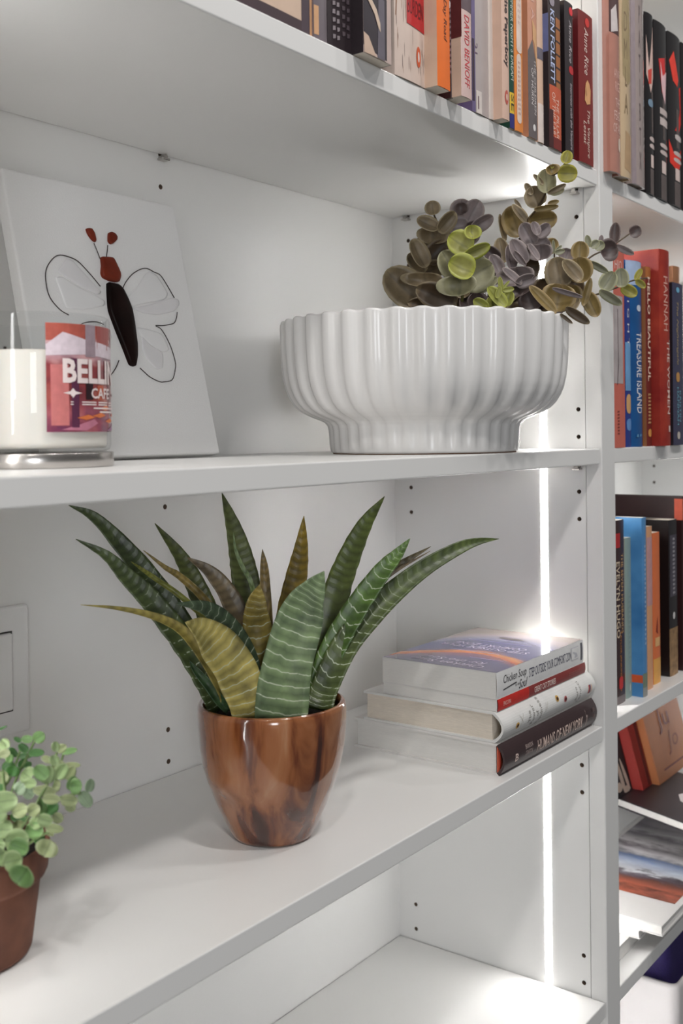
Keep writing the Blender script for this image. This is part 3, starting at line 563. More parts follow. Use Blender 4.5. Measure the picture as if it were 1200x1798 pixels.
text(b.o, 'title', 'STEP OUTSIDE YOUR\nCOMFORT ZONE', (tt+.0002, .07, .100), (0, 1, 0), (0, 0, 1), .026, .108, tw, .1, .012)
text(b.o, 'series_title', 'Chicken Soup\nfor the Soul', (tt+.0002, .068, .184), (0, 1, 0), (0, 0, 1), .026, .088, tw, .25)
bm = bmesh.new(); bm.faces.new([bm.verts.new((tt+.0002, y, z)) for y, z in ((.052, .044), (.07, .04), (.086, .042), (.082, .049), (.066, .051), (.054, .05))]); obj('boat_print', bm, M('boat_print', (84, 74, 76), .5), b.o)
scr = [(.055, .066), (.055, .072)]
for i, (ya, yb_, z_) in enumerate(((.03, .11, .07), (.04, .1, .127), (.02, .06, .155))): boxo('small_print', (tt, ya, z_), (tt+.0002, yb_, z_+.0012), M('cover_lettering', (170, 164, 190), .4), b.o)
# ------------------------------------------------------------------ canvas with pebble butterfly
ca = .237; cw, ch, ct = .2004, .2533, .0136
cv = thing('canvas', 'white canvas with pebble and wire butterfly leaning on the back panel', 'picture', (-.6075, .2154, zM+ct*math.sin(ca)+.0004), (-ca, 0, 0))
CANV = M('primed_canvas', (233, 232, 231), .75, .015, 700, .12)
boxo('canvas_board', (0, 0, 0), (cw, ct, ch), CANV, cv, .0022, 3)
cm = Matrix.Translation(Vector(cv.location)) @ Matrix.Rotation(-ca, 4, 'X'); ci_ = cm.inverted()
nrm = cm.to_3x3() @ Vector((0, -1, 0)); org = cm @ Vector((0, 0, 0))
def cpt(x, y):
    d = ray(x, y); t = (org-CAMP).dot(nrm)/d.dot(nrm); p = ci_ @ (CAMP+d*t); return (p.x, p.z)
fb = lambda pts: [(60+x/4.444, 380+y/4.445) for x, y in pts]
def pebble(name, pts, h, m, rim=.0012, label=None):
    P = [Vector(cpt(*p)) for p in fb(pts)]; c = sum(P, Vector((0, 0)))/len(P); bm = bmesh.new(); n = len(P); L = []
    # smooth outline
    Q = []
    for i in range(n):
        a, b_, c2, d = P[i-1], P[i], P[(i+1) % n], P[(i+2) % n]
        for k in range(4):
            t = k/4; q = .5*((2*b_)+(c2-a)*t+(2*a-5*b_+4*c2-d)*t*t+(3*b_-a-3*c2+d)*t**3); Q.append(b_.lerp(c2, t)*.5+q*.5)
    for s, y in ((1, .0002), (1, -h*.55), (.93, -h*.9), (.8, -h), (.4, -h*1.02)):
        L.append([bm.verts.new((c.x+(q.x-c.x)*s, y, c.y+(q.y-c.y)*s)) for q in Q])
    N = len(Q)
    for i in range(len(L)-1):
        for k in range(N): bm.faces.new((L[i][k], L[i][(k+1) % N], L[i+1][(k+1) % N], L[i+1][k]))
    bm.faces.new(L[-1]); bmesh.ops.recalc_face_normals(bm, faces=bm.faces)
    return tag(obj(name, bm, m, cv, True), label)
RUST = M('amber_sea_glass', (112, 38, 18), .4, .2, 60, .1, spec=.25); DKB = M('dark_brown_sea_glass', (22, 8, 6), .4, .6, 40, .15, spec=.1)
pebble('antenna_pebble', [(400, 100), (415, 95), (440, 100), (462, 135), (474, 185), (472, 203), (450, 190), (425, 160), (408, 130)], .003, RUST)
pebble('antenna_pebble', [(573, 135), (595, 124), (625, 140), (640, 165), (636, 190), (608, 216), (590, 218), (572, 195)], .003, RUST)
pebble('head_pebble', [(515, 322), (555, 320), (600, 325), (618, 348), (660, 440), (666, 475), (655, 512), (625, 516), (580, 505), (530, 480), (516, 445), (520, 385)], .004, RUST)
pebble('body_pebble', [(562, 528), (580, 521), (645, 535), (675, 560), (715, 640), (748, 725), (768, 830), (780, 925), (792, 1020), (793, 1110), (782, 1168), (765, 1172), (735, 1155), (690, 1040), (630, 890), (575, 740), (565, 640)], .005, DKB)
WG = M('frosted_white_sea_glass', (229, 228, 228), .5, .01, 50, spec=.2); WG2 = M('frosted_grey_sea_glass', (222, 220, 221), .45, .02, 50)
pebble('wing_glass', [(250, 330), (300, 350), (420, 480), (520, 590), (480, 610), (330, 530), (190, 440), (195, 400)], .0012, WG2)
pebble('wing_glass', [(165, 480), (220, 475), (330, 545), (480, 620), (545, 660), (540, 700), (380, 730), (250, 710), (210, 600)], .0012, WG)
pebble('wing_glass', [(720, 640), (790, 570), (860, 460), (900, 430), (960, 470), (1040, 600), (1010, 650), (860, 680), (760, 700)], .0012, WG)
pebble('wing_glass', [(770, 718), (900, 690), (1060, 640), (1120, 650), (1128, 690), (1090, 740), (960, 770), (850, 755)], .0016, WG2)
pebble('wing_glass', [(800, 870), (880, 880), (990, 920), (1050, 1040), (1000, 1060), (900, 1000), (830, 930)], .0012, WG)
pebble('wing_glass', [(840, 940), (900, 1000), (1000, 1070), (1000, 1180), (950, 1190), (880, 1120), (845, 1040)], .0012, WG2)
pebble('wing_glass', [(330, 840), (440, 830), (560, 860), (600, 940), (560, 1060), (430, 1080), (350, 980)], .0012, WG)
WIRE = M('blackened_wire', (52, 40, 36), .5, .1)
def wire(pts, r=.00045, label=None):
    P = [cpt(*p) for p in fb(pts)]; obj('wire', tube(bmesh.new(), spline([(x, -.0008, z) for x, z in P], len(P)*4), r, 6), WIRE, cv, True)
wire([(513, 548), (440, 460), (340, 355), (265, 318), (195, 304), (145, 328), (100, 390), (84, 455), (90, 530), (105, 600), (135, 660), (200, 732), (266, 772)])
wire([(462, 210), (485, 265), (510, 332)]); wire([(570, 228), (567, 265), (560, 318)])
wire([(682, 580), (708, 520), (760, 455), (825, 415), (875, 408), (930, 435), (980, 460), (1025, 525), (1060, 585), (1090, 637)])
wire([(1112, 750), (1108, 790), (1090, 832), (1050, 846), (1000, 854), (945, 855), (985, 880), (1030, 950), (1070, 1040), (1098, 1140), (1098, 1190), (1075, 1275), (1010, 1293), (970, 1290), (900, 1255), (860, 1220), (822, 1185)])
wire([(658, 1125), (635, 1180), (600, 1232), (540, 1290), (450, 1300), (380, 1230), (330, 1100), (300, 980), (330, 870), (400, 830), (480, 825), (540, 845)])
# ------------------------------------------------------------------ jar candle
Cc = dep(65, 765, .752); cxy = (Cc.x, Cc.y)
cd = thing('jar_candle', 'white candle in clear glass jar with cafe label standing on silver lid', 'candle', (Cc.x, Cc.y, zM))
R_ = .0515; z0 = .0105; zt = .1050
obj('metal_lid', lathe(bmesh.new(), [(R_+.0012, .0002), (R_+.0017, .0008), (R_+.0017, .0098), (R_+.0012, .0103), (R_-.002, .0103), (0.0, .0102)], n=96), STEEL, cd, True)
gl = bpy.data.materials.new('clear_glass'); gl.use_nodes = True; nt = gl.node_tree; nt.nodes.remove(nt.nodes['Principled BSDF'])
ns = nt.nodes.new('ShaderNodeTexNoise'); ns.inputs['Scale'].default_value = 4; rp = nt.nodes.new('ShaderNodeValToRGB'); rp.color_ramp.elements[0].color = (.95, .96, .96, 1); rp.color_ramp.elements[1].color = (.985, .985, .985, 1); nt.links.new(ns.outputs[0], rp.inputs[0])
tr = nt.nodes.new('ShaderNodeBsdfTransparent'); gs = nt.nodes.new('ShaderNodeBsdfGlossy'); gs.inputs['Roughness'].default_value = .02; nt.links.new(rp.outputs[0], tr.inputs[0])
lwn = nt.nodes.new('ShaderNodeLayerWeight'); lwn.inputs[0].default_value = .5; fr = nt.nodes.new('ShaderNodeMath'); fr.operation = 'POWER'; fr.inputs[1].default_value = 5; nt.links.new(lwn.outputs['Facing'], fr.inputs[0]); fr2 = nt.nodes.new('ShaderNodeMath'); fr2.operation = 'MULTIPLY_ADD'; fr2.inputs[1].default_value = .55; fr2.inputs[2].default_value = .02; nt.links.new(fr.outputs[0], fr2.inputs[0]); fr = fr2; ms = nt.nodes.new('ShaderNodeMixShader'); nt.links.new(fr.outputs[0], ms.inputs[0]); nt.links.new(tr.outputs[0], ms.inputs[1]); nt.links.new(gs.outputs[0], ms.inputs[2])
nt.links.new(ms.outputs[0], nt.nodes['Material Output'].inputs[0])
prof = [(0, z0+.0004), (R_-.004, z0+.0004), (R_-.001, z0+.0016), (R_, z0+.005), (R_, zt-.002), (R_-.0006, zt-.0004), (R_-.0013, zt), (R_-.002, zt-.0004), (R_-.0026, zt-.002), (R_-.0026, z0+.005), (R_-.004, z0+.0026), (0, z0+.0022)]
obj('glass_jar', lathe(bmesh.new(), prof, n=128), gl, cd, True)
wx = M('cream_white_wax', (222, 217, 209), .45, .01, 10); nt, bs = nodes(wx); bs.inputs['Subsurface Weight'].default_value = .25; bs.inputs['Subsurface Radius'].default_value = (.01, .008, .006); bs.inputs['Subsurface Scale'].default_value = .5
Rw = R_-.0029; wz = .0800
obj('wax', lathe(bmesh.new(), [(0, z0+.003), (Rw-.002, z0+.003), (Rw-.0003, z0+.005), (Rw, z0+.007), (Rw, wz-.001), (Rw-.0008, wz), (0, wz-.0006)], n=96), wx, cd, True)
for k in range(3):
    a = 2.3+k*2.094; p = Vector((.022*math.cos(a), .022*math.sin(a), wz-.002))
    obj('wick', tube(bmesh.new(), spline([p, p+Vector((.0003, 0, .004)), p+Vector((.0012, .0004, .0075))], 6), .0011, 8), M('charred_wick', (44, 36, 32), .9, .2), cd, True)
# label: cylinder patch; phi measured from the direction to the camera, positive to the right
a_cam = math.atan2(CAMP.y-Cc.y, CAMP.x-Cc.x)
Rl = R_+.00025; phi0, phi1 = math.radians(7), math.radians(113); lz0, lz1 = .0245, .0975
cyl = lambda phi, z, r=Rl: Vector((r*math.cos(a_cam+phi), r*math.sin(a_cam+phi), z))
ml = bpy.data.materials.new('cafe_label_print'); ml.use_nodes = True; nt, bs = nodes(ml); bs.inputs['Roughness'].default_value = .25; bs.inputs['Coat Weight'].default_value = .5
uvn = nt.nodes.new('ShaderNodeUVMap'); sp = nt.nodes.new('ShaderNodeSeparateXYZ'); nt.links.new(uvn.outputs[0], sp.inputs[0])
nz = nt.nodes.new('ShaderNodeTexNoise'); nz.inputs['Scale'].default_value = 4.5; nz.inputs['Detail'].default_value = 4; nt.links.new(uvn.outputs[0], nz.inputs[0])
rp = nt.nodes.new('ShaderNodeValToRGB'); E = rp.color_ramp.elements; E[0].position = .36; E[0].color = srgb((92, 34, 52)); E[1].position = .66; E[1].color = srgb((206, 120, 104)); e = E.new(.5); e.color = srgb((160, 66, 62)); nt.links.new(nz.outputs[0], rp.inputs[0])
rv = nt.nodes.new('ShaderNodeValToRGB'); E = rv.color_ramp.elements; E[0].position = 0; E[0].color = srgb((110, 60, 96)); E[1].position = 1; E[1].color = srgb((150, 70, 64))
for p, c in ((.18, (150, 90, 110)), (.3, (130, 62, 60)), (.62, (110, 50, 60)), (.70, (196, 176, 186)), (.84, (216, 200, 206)), (.9, (176, 98, 84))): e = E.new(p); e.color = srgb(c)
vv = mth('MULTIPLY_ADD', mth('SUBTRACT', nz.outputs[0], .5), .22, sp.outputs[1]); nt.links.new(vv, rv.inputs[0])
mx = nt.nodes.new('ShaderNodeMix'); mx.data_type = 'RGBA'; mx.inputs[0].default_value = .55; nt.links.new(rp.outputs[0], mx.inputs[6]); nt.links.new(rv.outputs[0], mx.inputs[7]); nt.links.new(mx.outputs[2], bs.inputs['Base Color'])
bm = bmesh.new(); uv = bm.loops.layers.uv.new('UVMap'); n = 40; lo = []; hi = []
for i in range(n+1):
    ph = phi0+(phi1-phi0)*i/n; lo.append(bm.verts.new(cyl(ph, lz0))); hi.append(bm.verts.new(cyl(ph, lz1)))
for i in range(n):
    f = bm.faces.new((lo[i], lo[i+1], hi[i+1], hi[i]))
    for l, q in zip(f.loops, ((i/n, 0), ((i+1)/n, 0), ((i+1)/n, 1), (i/n, 1))): l[uv].uv = q
obj('label', bm, ml, cd, True)
def lab(poly, m, lift=.0002, name='label_art'):
    bm = bmesh.new(); vs = [bm.verts.new((p[0], 0, p[1])) for p in poly]; bm.faces.new(vs)
    bmesh.ops.triangulate(bm, faces=bm.faces); bmesh.ops.subdivide_edges(bm, edges=bm.edges, cuts=3, use_grid_fill=True)
    for v in bm.verts: v.co = cyl(phi0+(phi1-phi0)*v.co.x, lz0+(lz1-lz0)*v.co.z, Rl+lift)
    obj(name, bm, m, cd)
sq = lambda a, b_, c, d: [(a, c), (b_, c), (b_, d), (a, d)]
lp = lambda n, c: M(n, c, .4, .1, 200)
lab(sq(0, .34, .84, 1), lp('red_brick_print', (168, 84, 72))); lab(sq(.3, .4, .7, 1), lp('grey_post_print', (150, 132, 140)), .0003); lab(sq(.42, .62, .78, 1), lp('red_brick_print', (150, 76, 72))); lab(sq(.68, .84, .8, 1), lp('pink_grey_print', (184, 150, 150)))
lab([(0, .70), (0, .8), (.12, .92), (.3, .86), (.62, .82), (1, .8), (1, .72), (.6, .70), (.3, .72)], lp('awning_print', (206, 192, 200)), .0003)
lab(sq(.03, .16, .06, .62), lp('pink_pillar_print', (186, 110, 108)), .0003); lab(sq(.18, .24, .04, .68), lp('plum_shadow_print', (84, 40, 66)), .0003); lab(sq(.30, .37, .3, .46), lp('doorway_print', (40, 20, 26)), .0003); lab(sq(.42, .5, .3, .44), lp('orange_wood_print', (176, 84, 58)), .0003)
for a, z in ((.3, .13), (.44, .15), (.6, .10), (.52, .22), (.75, .16)): lab([(a-.08, z), (a, z-.02), (a+.09, z+.005), (a+.02, z+.03)], lp('orange_table_print', (206, 112, 62)), .0004)
lab([(.1, .02), (.3, .01), (.42, .08), (.38, .12), (.22, .06)], lp('mauve_print', (176, 110, 130)), .0003); lab([(.55, .01), (.9, .02), (1, .12), (.8, .1)], lp('violet_print', (140, 96, 130)), .0003)
lw = M('label_lettering', (222, 208, 206), .4, .02)
wl = lambda p: cyl(phi0+(phi1-phi0)*p[0], lz0+(lz1-lz0)*p[2], Rl+.0006)
text(cd, 'label_title', 'BELLINI', (.435, 0, .565), (1, 0, 0), (0, 0, 1), .225, .64, lw, 0, .035, wl)
text(cd, 'label_title', 'CAFE', (.47, 0, .362), (1, 0, 0), (0, 0, 1), .10, .245, lw, 0, .02, wl)
for c in (.19, .78): lab([(c-.075, .36), (c-.02, .375), (c, .405), (c+.02, .375), (c+.075, .36), (c+.02, .345), (c, .315), (c-.02, .345)], lw, .0006, 'diamond')
for z in (.272, .25): lab(sq(.17, .84, z, z+.01), lw, .0006, 'rule')
for (a, b_, z) in ((.37, .75, .215), (.44, .66, .18)): lab(sq(a, b_, z, z+.014), lw, .0006, 'small_print')
# ------------------------------------------------------------------ plants: shared leaf builders
def leaf_mat(name, base, edge, rough=.45, vein=None, var=.25, edge_w=.12, scale=9.):
    key = ('leaf', name)
    if key in _MC: return _MC[key]
    m = bpy.data.materials.new(name); m.use_nodes = True; nt = m.node_tree; b = nt.nodes['Principled BSDF']; b.inputs['Roughness'].default_value = rough
    uv = nt.nodes.new('ShaderNodeUVMap'); sp = nt.nodes.new('ShaderNodeSeparateXYZ'); nt.links.new(uv.outputs[0], sp.inputs[0])
    tc = nt.nodes.new('ShaderNodeTexCoord'); nz = nt.nodes.new('ShaderNodeTexNoise'); nz.inputs['Scale'].default_value = scale*8; nz.inputs['Detail'].default_value = 3; nt.links.new(tc.outputs['Object'], nz.inputs[0])
    rp = nt.nodes.new('ShaderNodeValToRGB'); c = srgb(base); rp.color_ramp.elements[0].position = .3; rp.color_ramp.elements[1].position = .72
    rp.color_ramp.elements[0].color = tuple(x*(1-var) for x in c[:3])+(1,); rp.color_ramp.elements[1].color = tuple(min(1, x*(1+var)) for x in c[:3])+(1,); nt.links.new(nz.outputs[0], rp.inputs[0])
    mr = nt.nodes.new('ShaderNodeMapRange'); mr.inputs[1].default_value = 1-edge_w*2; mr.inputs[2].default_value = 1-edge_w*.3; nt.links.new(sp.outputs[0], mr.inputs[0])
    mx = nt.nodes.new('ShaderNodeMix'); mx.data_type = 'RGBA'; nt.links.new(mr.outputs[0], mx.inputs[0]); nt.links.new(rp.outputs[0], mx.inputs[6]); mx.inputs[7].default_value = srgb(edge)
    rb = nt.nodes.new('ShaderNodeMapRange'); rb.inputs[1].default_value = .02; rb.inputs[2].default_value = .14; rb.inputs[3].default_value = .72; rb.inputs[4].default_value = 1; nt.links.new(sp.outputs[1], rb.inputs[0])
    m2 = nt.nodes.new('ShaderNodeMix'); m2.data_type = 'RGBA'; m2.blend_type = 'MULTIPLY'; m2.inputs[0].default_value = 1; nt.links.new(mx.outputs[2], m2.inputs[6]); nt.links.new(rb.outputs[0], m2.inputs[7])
    nt.links.new(m2.outputs[2], b.inputs['Base Color']); _MC[key] = m; return m
def round_leaf(parent, B, Tp, wid, mat, cup=.25, tilt=0., thick=.0007, oval=1.0, name='leaf', nx=6, ny=9, droop=0., ref=None):
    """obovate leaf from B to Tp, wid across; tilt turns its width about the midrib"""
    B, Tp = Vector(B), Vector(Tp); ax = Tp-B; Ln = ax.length; ax.normalize()
    vd = ((B+Tp)/2-CAMP).normalized() if ref is None else Vector(ref)
    wv = ax.cross(vd).normalized(); nv = wv.cross(ax).normalized()           # nv away from the viewer
    q = Matrix.Rotation(tilt, 3, ax); wv = q @ wv; nv = q @ nv
    bm = bmesh.new(); uv = bm.loops.layers.uv.new('UVMap'); top = []; bot = []
    for j in range(ny+1):
        s = j/ny; s2 = (1-math.cos(math.pi*s))/2; hw = wid/2*(max(0., 1-abs(2*s2**.9-1)**2.3))**.52*oval
        if j == 0: hw = wid*.03
        if j == ny: hw = wid*.03
        r1, r2 = [], []
        for i in range(nx+1):
            x = (2*i/nx-1); d = .07*wid*abs(x)+cup*wid*.5*((x*hw/(wid/2+1e-9))**2+.55*(2*s2-1)**2-.3)+droop*Ln*s2*s2-abs(x)*.0
            p = B+ax*(s2*Ln)+wv*(x*hw)-nv*d
            rr = max(abs(x), abs(2*s2-1)**1.0)
            r1.append((bm.verts.new(p-nv*thick*.5), rr, abs(x))); r2.append((bm.verts.new(p+nv*thick*.5), rr, abs(x)))
        top.append(r1); bot.append(r2)
    def face(vs):
        f = bm.faces.new([v[0] for v in vs])
        for l, v in zip(f.loops, vs): l[uv].uv = (v[1], v[2])
    for j in range(ny):
        for i in range(nx):
            face((top[j][i], top[j][i+1], top[j+1][i+1], top[j+1][i])); face((bot[j][i+1], bot[j][i], bot[j+1][i], bot[j+1][i+1]))
        face((top[j][0], top[j+1][0], bot[j+1][0], bot[j][0])); face((top[j+1][nx], top[j][nx], bot[j][nx], bot[j+1][nx]))
    for a, c in ((top[0], bot[0]), (bot[ny], top[ny])):
        for i in range(nx): face((a[i+1], a[i], c[i], c[i+1]))
    return obj(name, bm, mat, parent, True)
# ------------------------------------------------------------------ brown glazed pot with succulent
Cp = dep(477.0, 1230, .905); pc = Vector((Cp.x, Cp.y, zL))
pa = thing('potted_succulent', 'green spiky striped succulent in a glossy brown glazed pot', 'plant', pc)
gz = M('brown_reactive_glaze', (150, 84, 44), .16, .25, 16, 0, .9, stretch=(1.6, 1.6, .45)); nt, bs = nodes(gz)
tc = nt.nodes.new('ShaderNodeTexCoord'); mp = nt.nodes.new('ShaderNodeMapping'); mp.inputs['Scale'].default_value = (1.5, 1.5, .32); nt.links.new(tc.outputs['Object'], mp.inputs[0])
n1 = nt.nodes.new('ShaderNodeTexNoise'); n1.inputs['Scale'].default_value = 26; n1.inputs['Detail'].default_value = 6; n1.inputs['Distortion'].default_value = .8; nt.links.new(mp.outputs[0], n1.inputs[0])
rp = nt.nodes.new('ShaderNodeValToRGB'); E = rp.color_ramp.elements; E[0].position = .34; E[0].color = srgb((58, 26, 16)); E[1].position = .78; E[1].color = srgb((176, 130, 98))
for p, c in ((.42, (98, 48, 24)), (.51, (140, 84, 48)), (.64, (158, 104, 68))): e = E.new(p); e.color = srgb(c)
nt.links.new(n1.outputs[0], rp.inputs[0]); nt.links.new(rp.outputs[0], bs.inputs['Base Color'])
n2 = nt.nodes.new('ShaderNodeTexNoise'); n2.inputs['Scale'].default_value = 45; nt.links.new(tc.outputs['Object'], n2.inputs[0]); bp = nt.nodes.new('ShaderNodeBump'); bp.inputs['Strength'].default_value = .22; bp.inputs['Distance'].default_value = .0025; nt.links.new(n2.outputs[0], bp.inputs['Height']); nt.links.new(bp.outputs[0], bs.inputs['Normal']); nt.links.new(bp.outputs[0], bs.inputs['Coat Normal'])
prof = [(0, .0006), (.030, .0004), (.0335, .0012), (.0352, .0035), (.0372, .0075), (.0400, .0130), (.0470, .0278), (.0543, .0463), (.0594, .0621), (.0622, .0790), (.0634, .0960), (.0636, .1060), (.0633, .1115), (.0622, .1140), (.0606, .1149), (.0588, .1142), (.0575, .1120), (.0570, .1060), (.0565, .0985), (0, .0985)]
pr2 = []
for i in range(len(prof)-1):
    for k in range(3): a, b_ = prof[i], prof[i+1]; pr2.append((a[0]+(b_[0]-a[0])*k/3, a[1]+(b_[1]-a[1])*k/3))
pr2.append(prof[-1]); random.seed(2)
LP = [(random.uniform(0, 6.28), random.uniform(.01, .09), random.uniform(.10, .3), random.uniform(.004, .009), random.choice((-1, 1, 1))*random.uniform(.0007, .0015)) for _ in range(34)]
def lump(i, r, z, a):
    if i > len(pr2)*.72 or r < .02: return r, z
    e = sum(h*math.exp(-(((a-p+math.pi) % (2*math.pi)-math.pi)/wd)**2-((z-q)/s)**2) for p, q, wd, s, h in LP)
    return r+e+.0004*math.sin(3*a+z*40), z
obj('pot', lathe(bmesh.new(), pr2, n=128, fn=lump), gz, pa, True)
obj('soil', lathe(bmesh.new(), [(.0568, .0988), (.05, .1002), (.03, .1012), (0, .1015)], n=40), M('dark_soil', (30, 24, 20), .95, .4, 300, .6), pa, True)
def agave(path, wpx, d0, d1, col, tip=None, lines=.0, face=0., fold=.25, name='leaf', sh=1., nv=9, w0=.75, pw=3.4):
    """path: image points base -> tip; depths d0 -> d1; wpx full width in image pixels; real width may be turned by face"""
    n = len(path); P = [dep(p[0], p[1], d0+(d1-d0)*(i/(n-1))) for i, p in enumerate(path)]
    S = spline(P, 30); N = len(S); bm = bmesh.new(); uv = bm.loops.layers.uv.new('UVMap'); T_ = []; B_ = []; nx = 8
    ln = sum((S[i+1]-S[i]).length for i in range(N-1)); Lh = 0
    rnd = random.Random(int(path[0][0]*7+path[-1][1]))
    for j in range(N):
        s = j/(N-1); t = (S[min(j+1, N-1)]-S[max(j-1, 0)]).normalized(); vd = (S[j]-CAMP).normalized()
        wv = t.cross(vd).normalized(); nvv = wv.cross(t).normalized(); q = Matrix.Rotation(face, 3, t); wv = q @ wv; nvv = q @ nvv
        wd = wpx*.93/FPX*(d0+d1)/2/max(.5, math.cos(face))
        prf = (w0+(1-w0)*min(1, s/.35)) * max(0, 1-s**pw)
        hw = wd/2*prf*sh+.0002
        ridge = .0006*math.sin(s*ln/.0042*6.283)*min(1, prf*1.3)
        r1, r2 = [], []
        for i in range(nx+1):
            x = 2*i/nx-1; e = hw*(1+(.03*math.sin(s*ln/.0042*6.283) if abs(x) == 1 else 0))
            d = fold*hw*(abs(x)**1.6)*1.1-ridge*(1-abs(x)*.4)
            p = S[j]+wv*(x*e)-nvv*d-pc
            r1.append((bm.verts.new(p-nvv*.0005), x, s)); r2.append((bm.verts.new(p+nvv*.0005), x, s))
        T_.append(r1); B_.append(r2)
    def face_(vs):
        f = bm.faces.new([v[0] for v in vs])
        for l, v in zip(f.loops, vs): l[uv].uv = (v[1]*.5+.5, v[2]*ln*10)
    for j in range(N-1):
        for i in range(nx): face_((T_[j][i], T_[j][i+1], T_[j+1][i+1], T_[j+1][i])); face_((B_[j][i+1], B_[j][i], B_[j+1][i], B_[j+1][i+1]))
        face_((T_[j][0], T_[j+1][0], B_[j+1][0], B_[j][0])); face_((T_[j+1][nx], T_[j][nx], B_[j][nx], B_[j+1][nx]))
    for i in range(nx): face_((T_[0][i+1], T_[0][i], B_[0][i], B_[0][i+1])); face_((B_[-1][i+1], B_[-1][i], T_[-1][i], T_[-1][i+1]))
    return obj(name, bm, agmat(col, lines, ln*10*(1.1 if lines > .62 and pw > 2.05 else .62)), pa, True)
def agmat(col, lines, fade):
    key = ('agave', col, lines, round(fade, 2))
    if key in _MC: return _MC[key]
    m = bpy.data.materials.new('succulent_leaf'); m.use_nodes = True; nt = m.node_tree; b = nt.nodes['Principled BSDF']; b.inputs['Roughness'].default_value = .38
    uv = nt.nodes.new('ShaderNodeUVMap'); sp = nt.nodes.new('ShaderNodeSeparateXYZ'); nt.links.new(uv.outputs[0], sp.inputs[0])
    tc = nt.nodes.new('ShaderNodeTexCoord'); nz = nt.nodes.new('ShaderNodeTexNoise'); nz.inputs['Scale'].default_value = 55; nz.inputs['Detail'].default_value = 4; nt.links.new(tc.outputs['Object'], nz.inputs[0])
    def mt(op, a, b_=None, c=None):
        n = nt.nodes.new('ShaderNodeMath'); n.operation = op
        for i, x in enumerate((a, b_, c)):
            if x is None: continue
            if isinstance(x, (int, float)): n.inputs[i].default_value = x
            else: nt.links.new(x, n.inputs[i])
        return n.outputs[0]
    c = srgb(col); rp = nt.nodes.new('ShaderNodeValToRGB'); E = rp.color_ramp.elements; E[0].position = .32; E[1].position = .72
    E[0].color = tuple(x*.55 for x in c[:3])+(1,); E[1].color = (min(1, c[0]*1.35), min(1, c[1]*1.3), c[2]*1.15, 1); nt.links.new(nz.outputs[0], rp.inputs[0])
    x = mt('SUBTRACT', sp.outputs[0], .5); bow = mt('MULTIPLY', mt('MULTIPLY', x, x), -.16)
    n2 = nt.nodes.new('ShaderNodeTexNoise'); n2.inputs['Scale'].default_value = 4; n2.inputs['Detail'].default_value = 2; nt.links.new(uv.outputs[0], n2.inputs[0])
    v = mt('ADD', mt('ADD', sp.outputs[1], bow), mt('MULTIPLY', mt('SUBTRACT', n2.outputs[0], .5), .045))
    fr = mt('FRACT', mt('MULTIPLY', v, 1/.088)); band = mt('ABSOLUTE', mt('SUBTRACT', fr, .5))      # 0 at a line
    # darker bands between the ridges
    mrd = nt.nodes.new('ShaderNodeMapRange'); mrd.inputs[1].default_value = .1; mrd.inputs[2].default_value = .5; mrd.inputs[3].default_value = 1.15; mrd.inputs[4].default_value = .66; nt.links.new(band, mrd.inputs[0])
    mul = nt.nodes.new('ShaderNodeMix'); mul.data_type = 'RGBA'; mul.blend_type = 'MULTIPLY'; mul.inputs[0].default_value = .8; nt.links.new(rp.outputs[0], mul.inputs[6]); nt.links.new(mrd.outputs[0], mul.inputs[7])
    out = mul.outputs[2]
    if lines:
        fd = nt.nodes.new('ShaderNodeMapRange'); fd.inputs[1].default_value = fade*.45; fd.inputs[2].default_value = fade; fd.inputs[3].default_value = .74; fd.inputs[4].default_value = 0; nt.links.new(sp.outputs[1], fd.inputs[0])
        ln_ = nt.nodes.new('ShaderNodeMapRange'); ln_.inputs[1].default_value = .062; ln_.inputs[2].default_value = .022; nt.links.new(band, ln_.inputs[0])
        n3 = nt.nodes.new('ShaderNodeTexNoise'); n3.inputs['Scale'].default_value = 6; mp3 = nt.nodes.new('ShaderNodeMapping'); mp3.inputs['Scale'].default_value = (1, 3.2, 1); nt.links.new(uv.outputs[0], mp3.inputs[0]); nt.links.new(mp3.outputs[0], n3.inputs[0])
        brk = nt.nodes.new('ShaderNodeMapRange'); brk.inputs[1].default_value = .50-.22*lines; brk.inputs[2].default_value = .58-.22*lines; nt.links.new(n3.outputs[0], brk.inputs[0])
        mx = nt.nodes.new('ShaderNodeMix'); mx.data_type = 'RGBA'; nt.links.new(mt('MULTIPLY', mt('MULTIPLY', ln_.outputs[0], brk.outputs[0]), fd.outputs[0]), mx.inputs[0]); nt.links.new(out, mx.inputs[6]); mx.inputs[7].default_value = srgb((206, 214, 190)); out = mx.outputs[2]
    nt.links.new(out, b.inputs['Base Color'])
    bp = nt.nodes.new('ShaderNodeBump'); bp.inputs['Strength'].default_value = .5; bp.inputs['Distance'].default_value = .001; nt.links.new(mt('SUBTRACT', .5, band), bp.inputs['Height']); nt.links.new(bp.outputs[0], b.inputs['Normal'])
    _MC[key] = m; return m
DG, MG, OL, YO, BR, YL, SG, DK = (58, 74, 40), (82, 100, 52), (104, 98, 42), (150, 126, 38), (118, 104, 82), (184, 172, 104), (120, 142, 106), (44, 60, 38)
